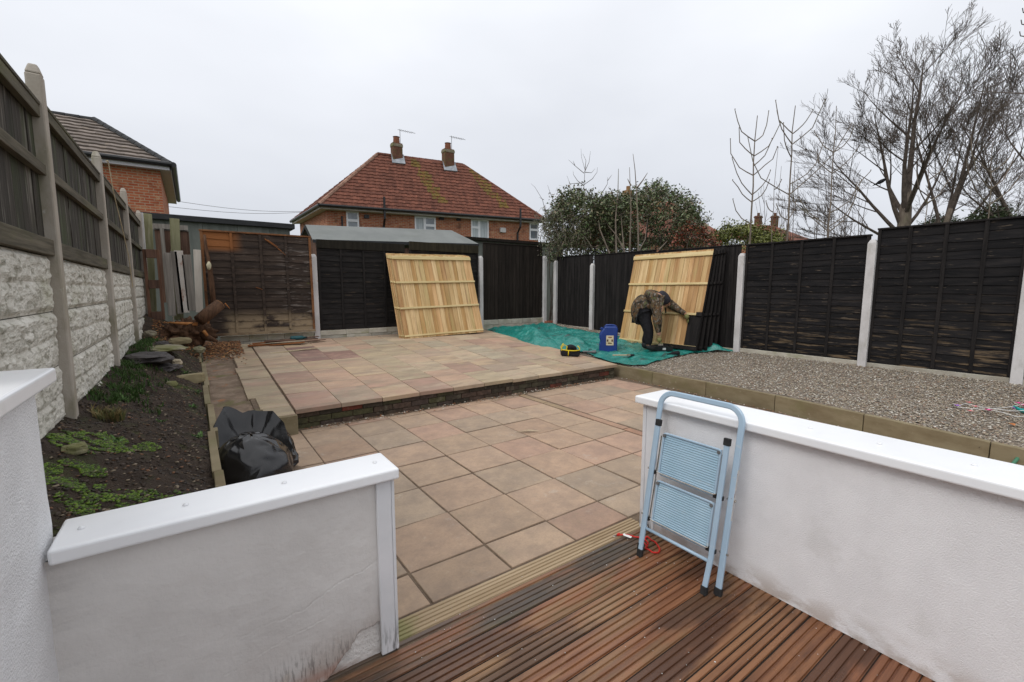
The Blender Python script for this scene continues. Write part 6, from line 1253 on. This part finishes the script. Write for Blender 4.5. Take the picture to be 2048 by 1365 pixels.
bush('dark conifer shrub behind the right fence near the frame edge', [(1935, 452), (1960, 432), (1995, 418), (2020, 428), (2035, 450)], 14, 1.2, [(.045, .065, .03), (.06, .08, .035)], 4200, 35, nst=70, leafs=(.03, .06), bottom=470)
bush('dark evergreen shrub behind the trunk of the largest tree', [(1845, 455), (1865, 440), (1890, 438), (1915, 450)], 17, 1.2, [(.05, .07, .03), (.07, .09, .04)], 2200, 36, nst=40, leafs=(.03, .06), bottom=466)
# thorny greyed creeper hanging over the corner
random.seed(41); t = thing('creeper', 'grey brown tangle of thorny twigs hanging over the dark fence corner', 'creeper', (7.4, 9.3, 0)); tw = MB(); pts = []; o0 = Vector((7.4, 9.3, 0))
for k in range(150):
    a = ond(rnd(1075, 1175), rnd(425, 500), rnd(11.0, 11.9)); v = Vector((rnd(-1, .6), rnd(-1, .4), rnd(-.5, .4))); e = a + v * rnd(.2, .55); m_ = a.lerp(e, .5) + Vector((0, 0, .12)); e.z -= .12
    tw.tube([a - o0, m_ - o0, e - o0], [.007, .005, .002], 3, cap=False)
    for j in range(22): f = random.random(); q = a.lerp(e, f) + Vector((random.gauss(0, .06), random.gauss(0, .06), random.gauss(0, .06))); pts.append(tuple(q - o0))
tw.build('stems', mat('grey_twig', (.12, .10, .075), (.22, .19, .15), (10, 10, 10), rough=.9, bump=0), t); leaves_obj('foliage', pts, (.012, .026), [(.12, .10, .07), (.08, .06, .045), (.17, .16, .12), (.07, .09, .03), (.05, .07, .03)], LEAF, t)
# bare stems rising from the bush
random.seed(43)
def bare(label, stems, d_, seed, name='bare_shrub', tw_=True, r_=.016):
    random.seed(seed); q = ond(stems[0][0][0], 520, d_); t = thing(name, label, 'shrub', (q.x, q.y, 0)); o0 = Vector((q.x, q.y, 0)); b = MB()
    for st in stems:
        pp = [ond(x, y, d_) - o0 for x, y in st]; n = len(pp); b.tube(pp, [r_ * (1 - .75 * k / (n - 1)) for k in range(n)], 5, cap=False)
    b.build('stems', BARK if r_ > .012 else TWIG, t)
bare('delicate bare twig tree rising from the left of the big bush', [[(1170, 480), (1168, 410), (1168, 370), (1170, 340), (1163, 315), (1162, 298)], [(1169, 345), (1178, 325), (1181, 303)], [(1168, 347), (1150, 332), (1137, 320)], [(1150, 332), (1146, 322)], [(1168, 370), (1185, 358), (1194, 345), (1195, 335)], [(1168, 372), (1155, 362), (1147, 350), (1146, 342)], [(1168, 366), (1140, 368), (1134, 352)], [(1170, 345), (1183, 346), (1190, 338)], [(1205, 385), (1215, 368), (1215, 355)], [(1215, 362), (1224, 350)], [(1170, 340), (1172, 322), (1166, 308)]], 12.4, 1, r_=.010)
bare('cluster of straight bare stems standing in front of the big bush', [[(1277, 520), (1276, 450), (1273, 385), (1270, 340), (1266, 308)], [(1233, 520), (1231, 440), (1236, 380), (1237, 338)], [(1259, 510), (1262, 420), (1259, 335)], [(1222, 515), (1200, 460), (1197, 440)], [(1250, 515), (1245, 470), (1242, 430)], [(1268, 520), (1290, 480), (1295, 440)], [(1248, 500), (1232, 470), (1215, 450)], [(1318, 500), (1335, 482)], [(1275, 375), (1285, 362), (1295, 346)], [(1262, 372), (1255, 358)]], 11.0, 2, r_=.022)
bare('thin arching twig left of the bush against the brick house', [[(1095, 440), (1085, 400), (1070, 375), (1062, 368)], [(1110, 410), (1100, 385), (1095, 370)], [(1088, 400), (1078, 395)]], 11.6, 3, r_=.008)

# ================================================================== GRASS, WEEDS, MOSS
def blades(name, spots, label, cat, cols, h=(.04, .10), wd=.004, k='stuff'):
    b = MB()
    for (x, y, r_, n) in spots:
        for _ in range(n):
            a = rnd(0, 6.28); q = r_ * math.sqrt(random.random()); bx, by = x + q * math.cos(a), y + q * math.sin(a)
            if bx > .03: bx = .03 - abs(bx - .03)
            z = SZ(bx, by); hh = rnd(*h); l = Vector((rnd(-1, 1), rnd(-1, 1), 0)) * hh * .6; s = Vector((math.cos(a), math.sin(a), 0)) * wd; p = Vector((bx, by, z - .005)); c = random.choice(cols)
            m_ = p + l * .35 + Vector((0, 0, hh * .65)); e = p + l + Vector((0, 0, hh)); b.poly([p - s, p + s, m_ + s * .7, m_ - s * .7], c, 0, random.random()); b.poly([m_ - s * .7, m_ + s * .7, e], c, 0, random.random())
    o = b.build(name, GRASSM); o['kind'] = k; o['label'] = label; o['category'] = cat; return o
random.seed(51)
sp = [(-.50 + rnd(-.04, .06), 3.9 + .1 * i + rnd(-.05, .05), .08, 60) for i in range(42)] + [(-.40 + rnd(-.1, .12), 4.0 + .12 * i, .07, 22) for i in range(14)]
blades('grass', sp, 'dark green grass growing along the foot of the boundary wall', 'grass', [(.035, .075, .015), (.05, .10, .02), (.03, .055, .012)], (.02, .065))
blades('dry_grass', [(-.46, 3.55, .07, 260)], 'dry straw coloured grass tuft at the foot of the nearest post', 'grass', [(.22, .16, .07), (.16, .14, .05), (.10, .11, .04)], (.03, .08))
for i, (px, py, lb) in enumerate(((395, 655 + 130, 'weed tuft beside the mossy block'), (385, 815, 'leafy weed at the edging in the middle of the bed'), (240, 800, 'weed with long leaves near the left wall'), (395, 875, 'weed growing against the edging beside the bin bag'), (370, 748, 'broad leafed weed above the mossy block'), (275, 785, 'small weed right of the long leaved one'), (320, 845, 'tiny weed in the middle of the bare soil'), (345, 738, 'weed beside the dark slates'), (265, 655, 'weed at the wall foot in the far corner'), (225, 885, 'small pale weed near the bright moss'))):
    p = onsoil(px, py); random.seed(60 + i); b = MB(); s0 = rnd(.7, 1.1); nn = 34 if i < 6 else 22
    for k in range(nn):
        a = rnd(0, 6.28); el = rnd(.1, 1.2); L_ = rnd(.02, .06) * s0; v = Vector((math.cos(a) * math.cos(el), math.sin(a) * math.cos(el), math.sin(el))); st = Vector((rnd(-.03, .03), rnd(-.03, .03), 0)); s = v.cross(Vector((0, 0, 1))).normalized() * L_ * .16
        c = random.choice([(.06, .13, .03), (.09, .17, .045), (.045, .09, .025), (.12, .20, .07)]); b.poly([st, st + v * L_ * .5 + s, st + v * L_ + Vector((0, 0, -.01)), st + v * L_ * .5 - s], c, 0, random.random())
    tag(b.build('weed', GRASSM, loc=p), lb, 'weed', 'small green weeds on the soil bed')
def moss(label, spots, seed, cols):
    random.seed(seed); P = []
    for (x, y, rx, ry, n) in spots:
        for _ in range(n):
            a = rnd(0, 6.28); q = math.sqrt(random.random()); xx, yy = x + rx * q * math.cos(a), y + ry * q * math.sin(a)
            if nz2(xx, yy, 14) < -.12: continue
            xx = max(-.6, min(.02, xx)); P.append((xx, yy, SZ(xx, yy) + .002))
    C = np.array(cols); return scatter('moss', PEBBLE, len(P), lambda n: np.array(P), (.003, .009), lambda n: C[RNG.integers(0, len(C), n)], flat=.7, label=label, cat='moss')
MC = [(.09, .16, .012), (.13, .20, .02), (.06, .11, .012), (.04, .06, .012), (.05, .045, .02)]
q1, q2, q3, q4 = onsoil(180, 885), onsoil(150, 960), onsoil(260, 890), onsoil(330, 1010)
moss('bright green moss patches near the left wall and the brown stone', [(q1.x, q1.y, .16, .13, 3600), (q2.x, q2.y, .10, .16, 3200), (q3.x, q3.y, .13, .06, 1600), (q4.x, q4.y, .24, .12, 1300), (onsoil(215, 1010).x, onsoil(215, 1010).y, .14, .14, 1500), (onsoil(160, 890).x, onsoil(160, 890).y, .10, .12, 1400)], 71, MC)
b = MB(); random.seed(75); n_ = 420; P = []
for _ in range(n_): x = rnd(.1, .60); y = 4.80 + abs(random.gauss(0, .12)); P.append((x, y, UZ(x, y) - .035 - max(0, 5.3 - y) * .12 + .012))
scatter('moss', PEBBLE, n_, lambda n: np.array(P), (.006, .016), lambda n: np.array([(.16, .14, .035), (.22, .17, .05), (.11, .11, .03)])[RNG.integers(0, 3, n)], flat=.6, label='brownish yellow moss on the broken path edge behind the bin bag', cat='moss')
# sawdust and bark chips spilled at the far left corner of the patio
random.seed(77); P = []
for _ in range(1500): x = rnd(.08, .62); y = 8.95 - abs(random.gauss(0, .5)); P.append((x, y, UZ(x, y) + .0 + .1 * max(0, y - 8.3)))
for _ in range(900): x = rnd(-.5, .03); y = 8.7 - abs(random.gauss(0, .45)); P.append((x, y, SZ(x, y) + .004))
scatter('bark_chips', PEBBLE, 2400, lambda n: np.array(P), (.006, .02), lambda n: np.array([(.28, .11, .04), (.16, .07, .03), (.42, .22, .09), (.09, .05, .03)])[RNG.integers(0, 4, n)], flat=.5, label='rust brown bark chips spilled in the far left corner of the patio', cat='bark chips')

# ================================================================== THINGS ON THE GRAVEL
random.seed(81); g0 = onf(1960, 823, GZ)
t = thing('flower_string_light', 'thin wire string with small purple and pink flower lights lying on the gravel', 'string lights', (g0.x, g0.y, GZ(g0.x, g0.y)))
def gp(px, py, dz=.02): q = onf(px, py, GZ); return Vector((q.x, q.y, GZ(q.x, q.y) + dz)) - t.location
for w_ in ([(1912, 817), (1930, 814), (1960, 818), (1985, 824), (2010, 820), (2048, 815)], [(1914, 819), (1945, 824), (1976, 824), (2005, 832), (2030, 838), (2050, 840)], [(1975, 822), (2000, 826), (2030, 827), (2052, 828)]): b = MB(); b.tube([gp(*q, .022 + .01 * (k % 2)) for k, q in enumerate(w_)], .0025, 5); b.build('wire', PAPER, t)
FC = {'purple': mat('purple_petal', (.28, .10, .50), (.36, .16, .58), (9, 9, 9), rough=.5, bump=0), 'pink': mat('pink_petal', (.60, .06, .22), (.70, .10, .30), (9, 9, 9), rough=.5, bump=0), 'rose': mat('rose_petal', (.55, .16, .16), (.62, .22, .22), (9, 9, 9), rough=.5, bump=0)}
for px, py, c in ((1914, 817, 'purple'), (1950, 819, 'rose'), (1976, 826, 'pink'), (1938, 811, 'rose'), (2030, 823, 'purple'), (2036, 812, 'pink'), (2045, 816, 'pink'), (1940, 828, 'rose')):
    q = gp(px, py, .022); b = MB()
    for k in range(5): a = k * 1.257; v = Vector((math.cos(a), math.sin(a), .5)); s = Vector((-math.sin(a), math.cos(a), 0)); b.poly([q, q + v * .016 + s * .011, q + v * .028, q + v * .016 - s * .011])
    b.build('flower', FC[c], t)
q = onf(2042, 826, GZ); t = thing('toy_spade', 'teal plastic toy scoop lying on the gravel at the right edge', 'toy', (q.x, q.y, GZ(q.x, q.y) + .02), -YAW); TEALM = mat('bright_teal_plastic', (.01, .30, .28), (.02, .36, .33), (9, 9, 9), rough=.4, bump=0)
b = MB(); b.tube([(-.05, 0, .03), (-.02, 0, .01), (.03, 0, -.005), (.08, 0, .0)], [.012, .016, .024, .02], 8); b.build('scoop', TEALM, t, smooth=True); b = MB(); b.tube([(-.05, 0, .03), (-.075, 0, .045)], .008, 8); b.build('handle', TEALM, t)
for nm, px, py, m, lb, s_ in (('dead_leaf', 2024, 853, mat('orange_leaf', (.38, .13, .04), (.5, .2, .07), (9, 9, 9), rough=.7), 'single orange brown dead leaf on the gravel near the kerb', .05), ('crisp_packet', 1905, 912, PAPER, 'crumpled scrap of pale paper at the foot of the kerb', .045), ('dead_leaf', 2001, 925, mat('ochre_leaf', (.30, .20, .07), (.4, .27, .1), (9, 9, 9), rough=.7), 'ochre dead leaf among twigs at the kerb foot', .04)):
    q = onf(px, py, GZ) if py < 870 else onz(px, py, .01); zz = GZ(q.x, q.y) + .012 if py < 870 else .012; b = MB(); vs = [(0, 0, .006)]
    for k in range(9): a = k * .698; r_ = s_ * rnd(.6, 1.1); vs.append((r_ * math.cos(a), r_ * .6 * math.sin(a), rnd(0, .02)))
    b.add(vs, [(0, 1 + k, 1 + (k + 1) % 9) for k in range(9)]); tag(b.build('paper_scrap' if nm == 'crisp_packet' else nm, m, loc=(q.x, q.y, zz)), lb, 'litter' if nm == 'crisp_packet' else 'leaf')
q = onz(2030, 945, .02); b = MB(); b.tube([q + Vector((-.30 * 0, -.0, .0)), q + Vector((.06, .02, .05)), q + Vector((.14, .0, .10)), q + Vector((.3, -.1, .12)), q + Vector((.6, -.4, .02))], .013, 8); tag(b.build('garden_hose', mat('green_hose', (.05, .17, .10), (.07, .2, .12), (9, 9, 9), rough=.4, bump=0), smooth=True), 'green garden hose curling behind the long white wall at the right edge', 'hose')
b = MB(); q = onz(2000, 918, .01); b.tube([q, q + Vector((-.10, .08, .06)), q + Vector((-.22, .1, .12))], [.003, .003, .002], 4); b.tube([q + Vector((-.03, .02, .0)), q + Vector((-.02, -.08, .04)), q + Vector((.05, -.14, .06))], .0025, 4); tag(b.build('twig', TWIG), 'small forked twig at the foot of the kerb', 'twig')
q = onz(1057, 864, .008); b = MB(); b.add([(-.13, .0, 0), (-.02, -.012, .02), (.14, .02, 0), (.0, .02, .018)], [(0, 1, 2, 3)]); b.add([(-.13, .0, .001), (-.02, .02, .004), (.14, .02, .001)], [(0, 1, 2)]); o = b.build('wood_splinter', BEIGE, loc=(q.x, q.y, .006)); o.rotation_euler.z = -YAW; tag(o, 'thin curved wood splinter lying on the lower patio slabs', 'splinter')
